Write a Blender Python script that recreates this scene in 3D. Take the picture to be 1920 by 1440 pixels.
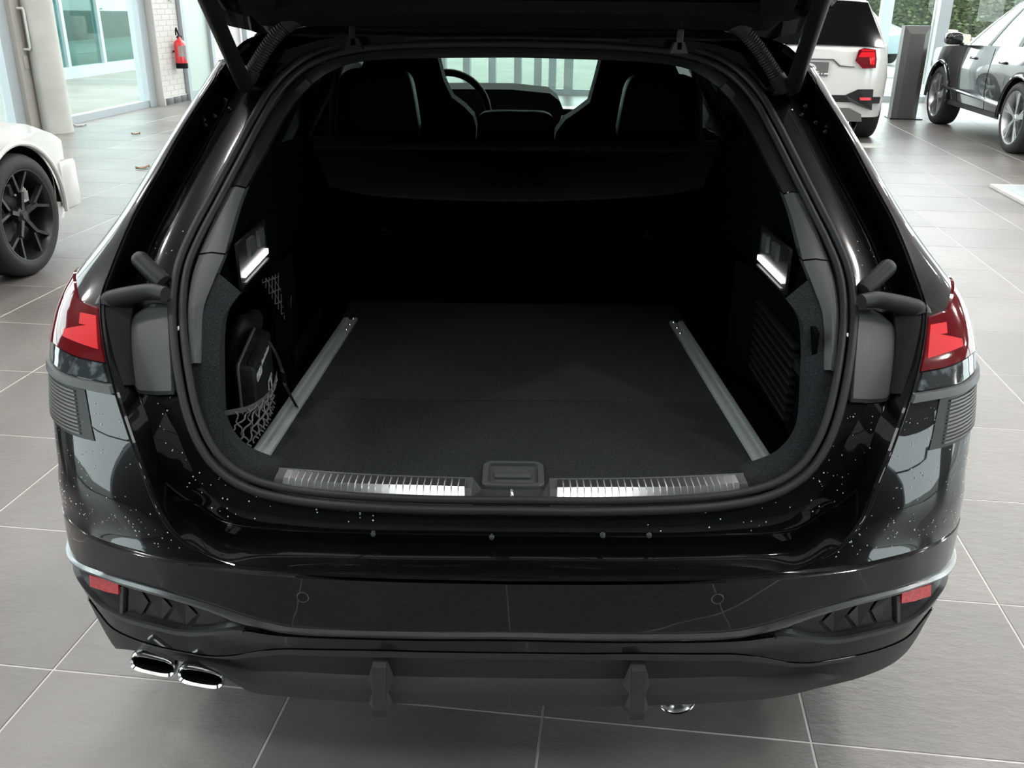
import bpy, bmesh, math, random
import numpy as np
from mathutils import Vector, Matrix
random.seed(7)
for o in list(bpy.data.objects): bpy.data.objects.remove(o)
SC = bpy.context.scene; COL = SC.collection
R = math.radians
# ---------------------------------------------------------------- camera
FPX = 1740.0; PITCH = math.atan(725/FPX); YAW = -0.002; ROLL = 0.0103
CAM = np.array([0.003, -1.36, 1.525])
_fw = np.array([math.sin(YAW)*math.cos(PITCH), math.cos(YAW)*math.cos(PITCH), -math.sin(PITCH)])
_rt = np.array([math.cos(YAW), -math.sin(YAW), 0]); _up = np.cross(_rt, _fw)
RT = math.cos(ROLL)*_rt+math.sin(ROLL)*_up; UP = -math.sin(ROLL)*_rt+math.cos(ROLL)*_up; FW = _fw
cd = bpy.data.cameras.new('camera'); cam = bpy.data.objects.new('camera', cd); COL.objects.link(cam)
cd.sensor_fit = 'HORIZONTAL'; cd.sensor_width = 36; cd.lens = FPX*36/1920; cd.clip_start = 0.05; cd.clip_end = 300
M = Matrix.Identity(4)
for i in range(3):
    M[i][0] = RT[i]; M[i][1] = UP[i]; M[i][2] = -FW[i]; M[i][3] = CAM[i]
cam.matrix_world = M; SC.camera = cam
# ---------------------------------------------------------------- world (overcast daylight) and exposure
W = bpy.data.worlds.new('overcast'); SC.world = W; W.use_nodes = True
bg = W.node_tree.nodes['Background']; bg.inputs[0].default_value = (0.91, 0.965, 1.0, 1); bg.inputs[1].default_value = 4.4
SC.view_settings.view_transform = 'Standard'; SC.view_settings.look = 'None'
SC.view_settings.exposure = 0.6; SC.view_settings.gamma = 1.0; SC.view_settings.use_curve_mapping = False

# ---------------------------------------------------------------- helpers: photo measurements to metres
def at(px, py, **k):
    d = RT*(px-960)/FPX-UP*(py-720)/FPX+FW
    a, v = list(k.items())[0]; i = 'XYZ'.index(a)
    return CAM+d*(v-CAM[i])/d[i]
def proj(P):
    q = np.asarray(P)-CAM; z = q@FW
    return np.stack([960+FPX*(q@RT)/z, 720-FPX*(q@UP)/z], -1)
def hit(px, py, fn):
    d = RT*(px-960)/FPX-UP*(py-720)/FPX+FW; d = d/np.linalg.norm(d)
    for t in np.arange(.8, 6, .02):
        P = CAM+d*t
        if P[1] >= fn(P[0], P[2]):
            a, b = t-.02, t
            for _ in range(24):
                m = (a+b)/2; P = CAM+d*m
                if P[1] >= fn(P[0], P[2]): b = m
                else: a = m
            return CAM+d*b
    return CAM+d*3
# ---------------------------------------------------------------- helpers: materials
MAT = {}
def mat(name, col, rough=.5, metal=0., coat=0., spec=.5, emit=None, estr=0., trans=0., noise=None, bump=None, alpha=1., sheen=0., coat_rough=.02, ior=1.5):
    m = bpy.data.materials.new(name); m.use_nodes = True; nt = m.node_tree; b = nt.nodes['Principled BSDF']
    b.inputs['Base Color'].default_value = (*col, 1); b.inputs['Roughness'].default_value = rough; b.inputs['Metallic'].default_value = metal
    b.inputs['Coat Weight'].default_value = coat; b.inputs['Coat Roughness'].default_value = coat_rough
    b.inputs['Specular IOR Level'].default_value = spec; b.inputs['Transmission Weight'].default_value = trans
    b.inputs['Alpha'].default_value = alpha; b.inputs['Sheen Weight'].default_value = sheen; b.inputs['IOR'].default_value = ior
    if emit: b.inputs['Emission Color'].default_value = (*emit, 1); b.inputs['Emission Strength'].default_value = estr
    if noise:
        sc, col2, lo, hi = noise
        tc = nt.nodes.new('ShaderNodeTexCoord'); n = nt.nodes.new('ShaderNodeTexNoise'); n.inputs['Scale'].default_value = sc; n.inputs['Detail'].default_value = 6
        r = nt.nodes.new('ShaderNodeValToRGB'); r.color_ramp.elements[0].position = lo; r.color_ramp.elements[1].position = hi
        r.color_ramp.elements[0].color = (*col, 1); r.color_ramp.elements[1].color = (*col2, 1)
        nt.links.new(tc.outputs['Object'], n.inputs['Vector']); nt.links.new(n.outputs['Fac'], r.inputs['Fac']); nt.links.new(r.outputs['Color'], b.inputs['Base Color'])
    if bump:
        sc, st = bump
        tc = nt.nodes.new('ShaderNodeTexCoord'); n = nt.nodes.new('ShaderNodeTexNoise'); n.inputs['Scale'].default_value = sc; n.inputs['Detail'].default_value = 8
        u = nt.nodes.new('ShaderNodeBump'); u.inputs['Strength'].default_value = st; u.inputs['Distance'].default_value = .01
        nt.links.new(tc.outputs['Object'], n.inputs['Vector']); nt.links.new(n.outputs['Fac'], u.inputs['Height']); nt.links.new(u.outputs['Normal'], b.inputs['Normal'])
    MAT[name] = m; return m
def thin_glass(name, tint, refl=.08, rough=0.0):
    m = bpy.data.materials.new(name); m.use_nodes = True; nt = m.node_tree; nt.nodes.remove(nt.nodes['Principled BSDF'])
    out = nt.nodes['Material Output']; t = nt.nodes.new('ShaderNodeBsdfTransparent'); g = nt.nodes.new('ShaderNodeBsdfGlossy'); mx = nt.nodes.new('ShaderNodeMixShader')
    t.inputs[0].default_value = (*tint, 1); g.inputs['Roughness'].default_value = rough
    f = nt.nodes.new('ShaderNodeLayerWeight'); f.inputs['Blend'].default_value = .5
    pw = nt.nodes.new('ShaderNodeMath'); pw.operation = 'POWER'; pw.inputs[1].default_value = 4.5; ma = nt.nodes.new('ShaderNodeMath'); ma.operation = 'MULTIPLY_ADD'; ma.inputs[1].default_value = .8; ma.inputs[2].default_value = refl*.5
    nt.links.new(f.outputs['Facing'], pw.inputs[0]); nt.links.new(pw.outputs[0], ma.inputs[0]); nt.links.new(ma.outputs[0], mx.inputs[0]); nt.links.new(t.outputs[0], mx.inputs[1]); nt.links.new(g.outputs[0], mx.inputs[2]); nt.links.new(mx.outputs[0], out.inputs[0])
    MAT[name] = m; return m
mat('paint_black', (.003, .003, .0035), .3, 0, 1.0, .1, coat_rough=.012)
mat('satin_black', (.012, .0125, .013), .42, 0, 0, .4)
mat('matt_black', (.05, .05, .051), .5, bump=(900, .12), spec=.5)
mat('deep_black', (.004, .004, .004), .7, spec=.15)
mat('slat_highlight', (.12, .12, .115), .4); mat('grey_plastic', (.08, .086, .088), .45, bump=(1200, .08))
mat('rubber', (.028, .029, .03), .5, spec=.35)
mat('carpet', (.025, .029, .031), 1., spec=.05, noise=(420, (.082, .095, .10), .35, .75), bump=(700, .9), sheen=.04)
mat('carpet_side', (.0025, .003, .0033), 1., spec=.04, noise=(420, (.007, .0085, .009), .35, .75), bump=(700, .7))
mat('fabric_black', (.003, .003, .0033), .85, spec=.15)
mat('leather', (.003, .0031, .0034), .5, spec=.2)
mat('cover_vinyl', (.03, .031, .032), .7, spec=.25, bump=(1500, .1))
mat('chrome', (.85, .86, .86), .12, 1.)
mat('strip_metal', (.93, .93, .93), .32, 1.)
mat('accent_grey', (.22, .23, .235), .28, .85)
mat('aluminium', (.55, .60, .58), .42, .35)
mat('dark_metal', (.05, .052, .055), .35, .9)
mat('lens_red', (.13, .004, .008), .06, 0, 1., .3)
mat('lens_bright', (.75, .006, .016), .3, 0, 1., .2)
mat('reflector_red', (.75, .015, .035), .3, 0, .6, noise=(160, (.95, .06, .09), .45, .6))
mat('lens_smoke', (.03, .035, .037), .05, 0, 1., noise=(45, (.13, .15, .16), .52, .66))
mat('headlining', (.014, .0145, .015), .9)
mat('led', (1, 1, 1), .5, emit=(1, .97, .95), estr=6)
mat('print_white', (.6, .62, .62), .6)
mat('print_grey', (.045, .045, .045), .6)
mat('nylon_bag', (.010, .010, .011), .55, bump=(600, .3))
mat('webbing', (.10, .10, .10), .8, bump=(500, .4))
mat('cord', (.16, .165, .16), .75)
mat('tyre', (.018, .018, .018), .7, bump=(300, .1))
mat('rim_black', (.035, .036, .038), .3, .6)
mat('rim_silver', (.55, .56, .57), .3, .9)
mat('paint_white', (.62, .62, .605), .25, 0, 1.)
mat('paint_darkgrey', (.012, .013, .015), .15, 0, 1.)
mat('paint_blue', (.22, .30, .33), .25, 0, 1.)
mat('car_glass', (.004, .0045, .0045), .05, 0, 0, .1)
mat('car_glass_sky', (.30, .42, .42), .04, 0, 0, .8)  # sky seen through the windows is put into this pale colour
mat('wall_white', (.55, .535, .515), .75)
mat('mortar', (.50, .487, .468), .9)
mat('frame_alu', (.36, .40, .425), .45, .25)
mat('frame_brown', (.36, .35, .32), .5, .1)
mat('column_paint', (.30, .30, .275), .5, noise=(3, (.36, .36, .335), .35, .65))
mat('frosted', (.42, .50, .46), .35)
mat('black_tile', (.05, .05, .05), .35)
mat('ext_red', (.62, .012, .02), .25, 0, .8)
mat('ceiling_paint', (.22, .22, .22), .85)
mat('beam_grey', (.22, .23, .24), .6); mat('wall_dark', (.07, .07, .072), .8)
mat('lamp_on', (1, 1, 1), .5, emit=(1, .965, .93), estr=180)
mat('panel_on', (1, 1, 1), .5, emit=(.95, .98, 1), estr=3.2)
mat('grout', (.68, .66, .64), .9)
mat('paver', (.16, .165, .145), .85, noise=(1.5, (.21, .215, .19), .3, .7))
mat('paver_board', (.19, .20, .18), .8, noise=(2, (.25, .265, .24), .3, .7))
mat('stele', (.13, .13, .125), .45, .3)
mat('leaf', (.028, .045, .014), .55, noise=(6, (.10, .125, .05), .35, .65))
mat('stone', (.30, .27, .22), .9, noise=(4, (.45, .42, .36), .35, .65))
mat('dry_leaf', (.25, .15, .08), .8)
mat('paper', (.5, .5, .485), .7)
mat('teal_glass', (.02, .06, .06), .05, 0, 0, .8)
mat('steel', (.5, .5, .5), .3, 1.)
thin_glass('pane', (.93, .97, .95)); thin_glass('windscreen', (.80, .90, .86)); thin_glass('privacy', (.10, .11, .11))
def tile_material():
    m = bpy.data.materials.new('floor_tile'); m.use_nodes = True; nt = m.node_tree; b = nt.nodes['Principled BSDF']; N = nt.nodes.new; Lk = nt.links.new
    oi = N('ShaderNodeObjectInfo'); g = N('ShaderNodeNewGeometry'); n1 = N('ShaderNodeTexNoise'); n1.inputs['Scale'].default_value = 1.7; n1.inputs['Detail'].default_value = 5
    r = N('ShaderNodeValToRGB'); r.color_ramp.elements[0].position = .3; r.color_ramp.elements[1].position = .7
    r.color_ramp.elements[0].color = (.150, .137, .128, 1); r.color_ramp.elements[1].color = (.205, .19, .18, 1)
    hs = N('ShaderNodeHueSaturation'); mr = N('ShaderNodeMapRange'); mr.inputs[3].default_value = .85; mr.inputs[4].default_value = 1.15
    Lk(g.outputs['Position'], n1.inputs['Vector']); Lk(n1.outputs['Fac'], r.inputs[0]); Lk(r.outputs[0], hs.inputs['Color']); Lk(oi.outputs['Random'], mr.inputs[0]); Lk(mr.outputs[0], hs.inputs['Value']); Lk(hs.outputs[0], b.inputs['Base Color'])
    b.inputs['Roughness'].default_value = .30; b.inputs['Specular IOR Level'].default_value = .5; b.inputs['IOR'].default_value = 1.62
    mp = N('ShaderNodeMapping'); mp.inputs['Scale'].default_value = (1, 2.2, 1); mp.inputs['Rotation'].default_value = (0, 0, .6)
    n2 = N('ShaderNodeTexNoise'); n2.inputs['Scale'].default_value = 14; n2.inputs['Detail'].default_value = 9; n2.inputs['Roughness'].default_value = .68
    bp = N('ShaderNodeBump'); bp.inputs['Strength'].default_value = .35; bp.inputs['Distance'].default_value = .012
    Lk(g.outputs['Position'], mp.inputs[0]); Lk(mp.outputs[0], n2.inputs['Vector']); Lk(n2.outputs['Fac'], bp.inputs['Height']); Lk(bp.outputs[0], b.inputs['Normal'])
    MAT['floor_tile'] = m
tile_material()
# ---------------------------------------------------------------- helpers: objects
def tag(o, label=None, cat=None, group=None, kind=None):
    if label: o['label'] = label
    if cat: o['category'] = cat
    if group: o['group'] = group
    if kind: o['kind'] = kind
    return o
def empty(name, loc=(0, 0, 0), rz=0, parent=None):
    o = bpy.data.objects.new(name, None); COL.objects.link(o); o.location = loc; o.rotation_euler = (0, 0, rz); o.empty_display_size = .1
    if parent: o.parent = parent
    return o
def link(o, parent):
    COL.objects.link(o)
    if parent:
        o.parent = parent
        if parent.get('world_built'): o.matrix_parent_inverse = Matrix.Translation(-Vector(parent['world_built']))
    return o
def mk(name, v, f, m, parent=None, smooth=True, angle=40):
    me = bpy.data.meshes.new(name); me.from_pydata([tuple(map(float, p)) for p in v], [], [tuple(q) for q in f])
    bm = bmesh.new(); bm.from_mesh(me); bmesh.ops.remove_doubles(bm, verts=bm.verts, dist=1e-6); bmesh.ops.recalc_face_normals(bm, faces=bm.faces); 
    for fa in bm.faces: fa.smooth = smooth
    if smooth:
        ca = math.cos(R(angle))
        for e in bm.edges:
            if len(e.link_faces) == 2 and e.link_faces[0].normal.dot(e.link_faces[1].normal) < ca: e.smooth = False
    bm.to_mesh(me); bm.free()
    if m: me.materials.append(MAT[m] if isinstance(m, str) else m)
    o = bpy.data.objects.new(name, me); return link(o, parent)
class MB:
    def __init__(s): s.v = []; s.f = []
    def add(s, v, f):
        n = len(s.v); s.v += [tuple(map(float, p)) for p in v]; s.f += [tuple(i+n for i in q) for q in f]; return s
    def box(s, x0, x1, y0, y1, z0, z1):
        v = [(x, y, z) for x in (x0, x1) for y in (y0, y1) for z in (z0, z1)]
        return s.add(v, [(0, 1, 3, 2), (4, 6, 7, 5), (0, 4, 5, 1), (2, 3, 7, 6), (0, 2, 6, 4), (1, 5, 7, 3)])
    def cbox(s, x0, x1, y0, y1, z0, z1, b):   # box with chamfered edges
        bm = bmesh.new(); bmesh.ops.create_cube(bm, size=1)
        for w in bm.verts: w.co = Vector(((x0+x1)/2+w.co.x*(x1-x0), (y0+y1)/2+w.co.y*(y1-y0), (z0+z1)/2+w.co.z*(z1-z0)))
        bmesh.ops.bevel(bm, geom=bm.edges[:], offset=b, segments=2, profile=.5, affect='EDGES')
        bm.verts.index_update(); s.add([w.co for w in bm.verts], [[q.index for q in fa.verts] for fa in bm.faces]); bm.free(); return s
    def grid(s, rows, closed=False):
        n = len(rows[0]); v = [p for r in rows for p in r]; f = []
        for i in range(len(rows)-1):
            for j in range(n-1 if not closed else n):
                a = i*n+j; b = i*n+(j+1) % n; f.append((a, b, b+n, a+n))
        return s.add(v, f)
    def slab(s, rows, off):     # grid given thickness: off = vector or function(row,col)->vector
        rows = [[np.asarray(p, float) for p in r] for r in rows]
        nr, nc = len(rows), len(rows[0])
        o = [[rows[i][j]+np.asarray(off(i, j) if callable(off) else off) for j in range(nc)] for i in range(nr)]
        s.grid(rows); s.grid(o)
        edge = [(0, j) for j in range(nc)]+[(i, nc-1) for i in range(1, nr)]+[(nr-1, j) for j in range(nc-2, -1, -1)]+[(i, 0) for i in range(nr-2, 0, -1)]
        n = len(edge); v = [rows[i][j] for i, j in edge]+[o[i][j] for i, j in edge]
        return s.add(v, [(k, (k+1) % n, (k+1) % n+n, k+n) for k in range(n)])
    def tube(s, path, r, n=10, cap=True):
        path = [Vector(p) for p in path]; rr = r if callable(r) else (lambda i: r)
        up = Vector((0, 0, 1)); rows = []; prev = None
        for i, p in enumerate(path):
            t = (path[min(i+1, len(path)-1)]-path[max(i-1, 0)]).normalized()
            if prev is None:
                a = t.cross(up) if abs(t.dot(up)) < .95 else t.cross(Vector((1, 0, 0)))
            else: a = prev-t*prev.dot(t)
            a.normalize(); prev = a; b = t.cross(a)
            rows.append([p+(a*math.cos(2*math.pi*k/n)+b*math.sin(2*math.pi*k/n))*rr(i) for k in range(n)])
        s.grid(rows, True)
        if cap:
            for r0 in (rows[0], rows[-1]): s.add(r0, [tuple(range(n))])
        return s
    def lathe(s, prof, n=40, axis='x', c=(0, 0, 0), closed=False):     # prof: (radius, along)
        rows = []
        for r0, h in prof:
            row = []
            for k in range(n):
                a = 2*math.pi*k/n; q = (r0*math.cos(a), r0*math.sin(a))
                row.append((c[0]+h, c[1]+q[0], c[2]+q[1]) if axis == 'x' else (c[0]+q[0], c[1]+h, c[2]+q[1]) if axis == 'y' else (c[0]+q[0], c[1]+q[1], c[2]+h))
            rows.append(row)
        if closed: rows.append(rows[0])
        return s.grid(rows, True)
    def prism(s, poly, off):    # polygon (3D points) pushed by vector
        n = len(poly); poly = [np.asarray(p, float) for p in poly]; o = [p+np.asarray(off) for p in poly]
        return s.add(poly+o, [tuple(range(n)), tuple(range(2*n-1, n-1, -1))]+[(k, (k+1) % n, (k+1) % n+n, k+n) for k in range(n)])
    def mirror(s): return MB().add([(-p[0], p[1], p[2]) for p in s.v], [tuple(reversed(q)) for q in s.f])
    def build(s, name, m, parent=None, smooth=True, angle=40): return mk(name, s.v, s.f, m, parent, smooth, angle)
def smoothcurve(pts, n):     # Catmull-Rom through pts, resampled evenly to n points
    P = [np.asarray(p, float) for p in pts]; P = [2*P[0]-P[1]]+P+[2*P[-1]-P[-2]]; out = []
    for i in range(1, len(P)-2):
        for t in np.linspace(0, 1, 12, endpoint=False):
            a, b, c, d = P[i-1], P[i], P[i+1], P[i+2]
            out.append(.5*((2*b)+(-a+c)*t+(2*a-5*b+4*c-d)*t*t+(-a+3*b-3*c+d)*t**3))
    out.append(P[-2]); return resample(out, n)
def dense(pts, k=8):     # Catmull-Rom keeping parameter correspondence (k steps per span)
    P = [np.asarray(p, float) for p in pts]; P = [2*P[0]-P[1]]+P+[2*P[-1]-P[-2]]; out = []
    for i in range(1, len(P)-2):
        for t in np.linspace(0, 1, k, endpoint=False):
            a, b, c, d = P[i-1], P[i], P[i+1], P[i+2]
            out.append(.5*((2*b)+(-a+c)*t+(2*a-5*b+4*c-d)*t*t+(-a+3*b-3*c+d)*t**3))
    out.append(P[-2]); return out
def resample(pts, n):
    P = np.array(pts, float); L = np.concatenate([[0], np.cumsum(np.linalg.norm(np.diff(P, axis=0), axis=1))])
    t = np.linspace(0, L[-1], n); return [np.array([np.interp(q, L, P[:, k]) for k in range(P.shape[1])]) for q in t]
def mx(pts): return [np.array([-p[0], p[1], p[2]]) for p in pts]
def both(name, mb_left, m, parent, **k):    # one part on each side of the car
    a = mb_left.build(name, m, parent, **k); b = mb_left.mirror().build(name, m, parent, **k); return a, b
# ================================================================ the showroom (built in its own axes, turned against the car)
PHI = R(6.75); CP, SP = math.cos(PHI), math.sin(PHI)
def bw(a, b, z=0): return np.array([a*CP+b*SP, -a*SP+b*CP, z])
def ray_a(px, py, a):      # photo point on a wall parallel to the side facade
    d = RT*(px-960)/FPX-UP*(py-720)/FPX+FW; n = np.array([CP, -SP, 0]); t = (a-n@CAM)/(n@d); P = CAM+d*t
    return P[0]*SP+P[1]*CP, P[2]
def ray_b(px, py, b):
    d = RT*(px-960)/FPX-UP*(py-720)/FPX+FW; n = np.array([SP, CP, 0]); t = (b-n@CAM)/(n@d); P = CAM+d*t
    return P[0]*CP-P[1]*SP, P[2]
def turn(o): o.rotation_euler = (0, 0, -PHI); return o
A0, A1, B0, B1, HC = -6.85, 10.2, -9.0, 15.2, 4.4
floor = turn(MB().box(A0-.2, A1+.2, B0-.2, B1+.05, -.2, -.0012).build('floor', 'grout', smooth=False)); tag(floor, 'showroom floor laid with square dark grey slate tiles', 'floor', kind='structure')
tm = bpy.data.meshes.new('tile')
mbt = MB(); h = .2978
mbt.add([(x*h, y*h*.9958, z) for z, sx in ((-.012, 1), (-.0012, 1)) for x, y in ((-1, -1), (1, -1), (1, 1), (-1, 1))]+[(x*(h-.0015), y*(h*.9958-.0015), 0) for x, y in ((-1, -1), (1, -1), (1, 1), (-1, 1))],
        [(0, 1, 5, 4), (1, 2, 6, 5), (2, 3, 7, 6), (3, 0, 4, 7), (4, 5, 9, 8), (5, 6, 10, 9), (6, 7, 11, 10), (7, 4, 8, 11), (8, 9, 10, 11)])
tm.from_pydata(mbt.v, [], mbt.f); tm.materials.append(MAT['floor_tile'])
cells = []
for i in range(-12, 18):
    for j in range(-17, 26):
        ca, cb = .041+.6*(i+.5), .322+.5975*(j+.5)
        if ca+.3 < A0+.02 or ca-.3 > A1-.02 or cb+.3 < B0 or cb-.3 > B1-.02: continue
        w = bw(ca, cb); dep = (w-CAM)@FW; q = proj(w) if dep > .4 else np.array([9e9, 9e9])
        inn = -260 < q[0] < 2180 and -200 < q[1] < 1640 and dep > .4
        hid = abs(w[0]) < .75 and .75 < w[1] < 5.2
        cells.append(((dep if inn and not hid else 100+dep+40), ca, cb))
cells.sort(); far = MB()
for k, (d, ca, cb) in enumerate(cells):
    if k < 300:
        o = bpy.data.objects.new('tile', tm); COL.objects.link(o); o.parent = floor; o.location = (ca, cb, 0)
    else: far.add([(p[0]+ca, p[1]+cb, p[2]) for p in mbt.v], mbt.f)
tag(far.build('tile_field', 'floor_tile', floor, smooth=False), kind='stuff')
# ceiling with beams and downlights
ceil = turn(MB().box(A0-.2, A1+.2, B0-.2, B1+.2, HC, HC+.25).build('ceiling', 'ceiling_paint', smooth=False)); tag(ceil, 'plain grey showroom ceiling with beams and downlights', 'ceiling', kind='structure')
for b in np.arange(-7.5, 15, 3.0): MB().box(A0, A1, b-.10, b+.10, HC-.35, HC).build('beam', 'beam_grey', ceil, smooth=False)
for a in np.arange(-5.6, 9.6, 2.0):
    for b in np.arange(-7.6, 14.5, 2.0):
        if b < -.2: continue
        MB().lathe([(.001, -.012), (.085, -.012), (.10, 0), (.10, .02)], 12, 'z', (a, b, HC-.08-(.27 if abs((b+7.5) % 3.0) < .1 else 0))).build('downlight', 'lamp_on', ceil)
for a0 in (-3.0, -1.6, -.2, 1.2, 2.6): MB().box(a0, a0+1.3, -2.5, -1.3, HC-.06, HC-.01).build('light_panel', 'panel_on', ceil, smooth=False)
# glazed fronts
wn = [0]
def bay(axis, c, s0, s1, label, zt=HC, inset=.05, rails=(), fm='frame_alu', pm='pane', name=None, post_w=.09, sill=.09, posts=(True, True)):
    """one glazed bay; axis 'a': plane a=c running along b; axis 'b': plane b=c running along a"""
    wn[0] += 1; root = empty(name or 'window_%d' % wn[0]); turn(root); tag(root, label, 'window' if not name else 'door', kind='structure', group=None if name else 'glazed bays of the showroom')
    def bx(u0, u1, t0, t1, z0, z1, nm, m):
        mb = MB().box(c+t0, c+t1, u0, u1, z0, z1) if axis == 'a' else MB().box(u0, u1, c+t0, c+t1, z0, z1)
        return mb.build(nm, m, root, smooth=False)
    if posts[0]: bx(s0, s0+post_w, -.08, .08, 0, zt, 'post', fm)
    if posts[1]: bx(s1-post_w, s1, -.08, .08, 0, zt, 'post', fm)
    bx(s0+post_w, s1-post_w, -.06, .06, 0, sill, 'sill', fm); bx(s0+post_w, s1-post_w, -.06, .06, zt-.1, zt, 'head', fm)
    for z in rails: bx(s0+post_w, s1-post_w, -.05, .05, z, z+.07, 'rail', fm)
    bx(s0+post_w*.5, s1-post_w*.5, -.006, .006, sill*.5, zt-.05, 'pane', pm)
    return root
bw1 = ray_a(130, 232, A0)[0]
r1 = bay('a', A0, 9.25, 12.12, 'tall glazed bay beside the round column, grey-blue frame', post_w=.2)
for s in (0.05, 3.1): bay('a', A0, s, s+3.05, 'tall glazed bay of the side front behind the parked white car', rails=(2.6,))
for nm, a0, a1 in (('wall_left_rear', A0-.2, A0), ('wall_right_rear', A1, A1+.2)):
    w_ = turn(MB().box(a0, a1, B0, -5.2, 0, HC).box(a0, a1, -1.6, .05, 0, HC).build(nm, 'wall_dark', smooth=False)); tag(w_, 'plain dark side wall behind the viewer', 'wall', kind='structure', group='dark walls behind the viewer')
# sliding door with brown leading post and pale handle
d1 = bay('a', A0, 6.15, 9.2, 'sliding glass door with brown leading post and pale bar handle', name='door_1', posts=(True, False))
MB().box(A0-.02, A0+.16, 8.92, 9.2, 0, HC).build('leading_post', 'frame_brown', d1, smooth=False)
MB().box(A0-.02, A0+.10, 8.74, 8.92, 0, HC).build('door_stile', 'frame_alu', d1, smooth=False)
hb = []
zt_, zb_ = 1.36, .93
for p in ((A0+.17, 9.02, zt_), (A0+.24, 9.02, zt_), (A0+.25, 9.02, zt_-.02), (A0+.25, 9.02, zb_+.02), (A0+.24, 9.02, zb_), (A0+.17, 9.02, zb_)): hb.append(p)
MB().tube(hb, .014, 8).build('handle', 'paper', d1)
MB().cbox(A0+.155, A0+.175, 8.98, 9.06, .72, .86, .004).build('lock_plate', 'frame_brown', d1)
for c_, lb_ in ((A0, 'left'), (A1, 'right')): bay('a', c_, -5.2, -1.6, 'wide glazed bay in the dark %s wall behind the viewer' % lb_, rails=(2.6,))
# round column
cc = bw(*[(.5*(x+y)) for x, y in zip((-6.723, 9.15), (-6.376, 9.25))]); 
col = MB().lathe([(.001, 0), (.175, 0), (.175, .01), (.170, .02), (.170, HC), (.001, HC)], 48, 'z').build('column', 'column_paint'); col.location = tuple(cc); tag(col, 'round grey painted column with scuffs in front of the glazing', 'column', kind='structure')
# white brick wall with dark skirting
wl = turn(MB().box(A0-.1, -6.665, 12.13, 12.86, 0, HC).build('wall_left', 'mortar', smooth=False)); tag(wl, 'white painted brick wall pier holding the fire extinguisher', 'wall', kind='structure')
bm_ = [bpy.data.meshes.new('brick') for _ in range(2)]
for me, L in zip(bm_, (.236, .114)):
    q = MB().cbox(-.012, .012, -L/2, L/2, -.0315, .0315, .003); me.from_pydata(q.v, [], q.f); me.materials.append(MAT['wall_white'])
for c in range(56):
    z = .115+.0325+c*.0755
    pat = [(0, .236), (1, .236), (2, .236)] if c % 2 == 0 else None
    y = 12.135
    seq = (.236, .236, .236) if c % 2 == 0 else (.114, .236, .236, .114)
    for L in seq:
        o = bpy.data.objects.new('brick', bm_[0] if L > .2 else bm_[1]); COL.objects.link(o); o.parent = wl; o.location = (-6.6735, y+L/2, z); y += L+.0085
bb = turn(MB().box(-6.66, -6.635, 12.13, 12.86, 0, .105).build('baseboard_left', 'grout', smooth=False)); tag(bb, 'dark tiled skirting under the white brick pier', 'baseboard', kind='structure')
for k in range(3): MB().cbox(-6.64, -6.628, 12.135+k*.242, 12.37+k*.242, .004, .1, .002).build('tile', 'black_tile', bb)
# frosted door beyond
d2 = empty('door_2'); turn(d2); tag(d2, 'frosted glass door beyond the white brick pier', 'door', kind='structure')
MB().box(-6.72, -6.6, 12.88, 12.97, 0, HC).build('post', 'frame_alu', d2, smooth=False); MB().box(-6.70, -6.66, 12.97, 13.85, .12, HC).build('pane', 'frosted', d2, smooth=False)
MB().box(-6.72, -6.6, 12.97, 13.85, 0, .12).build('sill', 'frame_alu', d2, smooth=False); MB().box(-6.72, -6.6, 13.85, 13.95, 0, HC).build('post', 'frame_alu', d2, smooth=False)
wl2 = turn(MB().box(A0-.1, -6.66, 13.95, B1, 0, HC).build('wall_front_left', 'wall_white', smooth=False)); tag(wl2, 'white wall strip between frosted door and front glazing', 'wall', kind='structure')
# front glazing: division read through the windscreen
cuts = [-6.6]+[round(ray_b(px, 140, B1)[0], 2) for px in (754, 831, 876, 924, 971, 1008, 1036, 1065)]
cuts = sorted(cuts)+[2.6, 5.0, 7.5, A1]
for i in range(len(cuts)-1):
    if cuts[i+1]-cuts[i] > .2: bay('b', B1, cuts[i], cuts[i+1], 'narrow glazed bay of the front seen through the windscreen' if -4 < cuts[i] < 1.2 else 'tall glazed bay of the front behind the parked cars', post_w=.06 if cuts[i+1]-cuts[i] < 1 else .09)
for s in np.arange(0.05, 15, 3.03): bay('a', A1, s, s+3.03, 'tall glazed bay of the far side front', rails=(2.6,))
wr = turn(MB().box(A0-.1, A1+.1, B0-.2, B0, 0, HC).build('wall_back', 'wall_dark', smooth=False)); tag(wr, 'plain grey back wall behind the viewer', 'wall', kind='structure')
# ---------------------------------------------------------------- outdoors
pav = turn(MB().box(-70, 70, -60, 90, -.35, -.06).build('pavement', 'paver', smooth=False)); tag(pav, 'pale grey paving outside the showroom glass', 'pavement', kind='structure')
for k in range(46):    # long boards outside the right-hand glazing
    a0 = 1.5+k*.26; MB().cbox(a0, a0+.245, B1+.3, 26.5, -.06, -.035, .005).build('paver', 'paver_board', pav, smooth=False)
ct = turn(MB().cbox(5.45, 6.2, 20.9, 24.2, -.035, .09, .02).build('plinth', 'paper')); tag(ct, 'low pale concrete plinth under the outdoor canopy post', 'plinth')
p0 = ray_b(1648, 112, 23.5); p1 = ray_b(1670, 0, 23.5)
post = turn(MB().cbox(p0[0]-.13, p0[0]+.13, 23.37, 23.63, 0.09, 4.6, .01).build('canopy_post', 'frame_alu')); tag(post, 'square pale steel canopy post standing outside beside the hedge', 'post')
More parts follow.
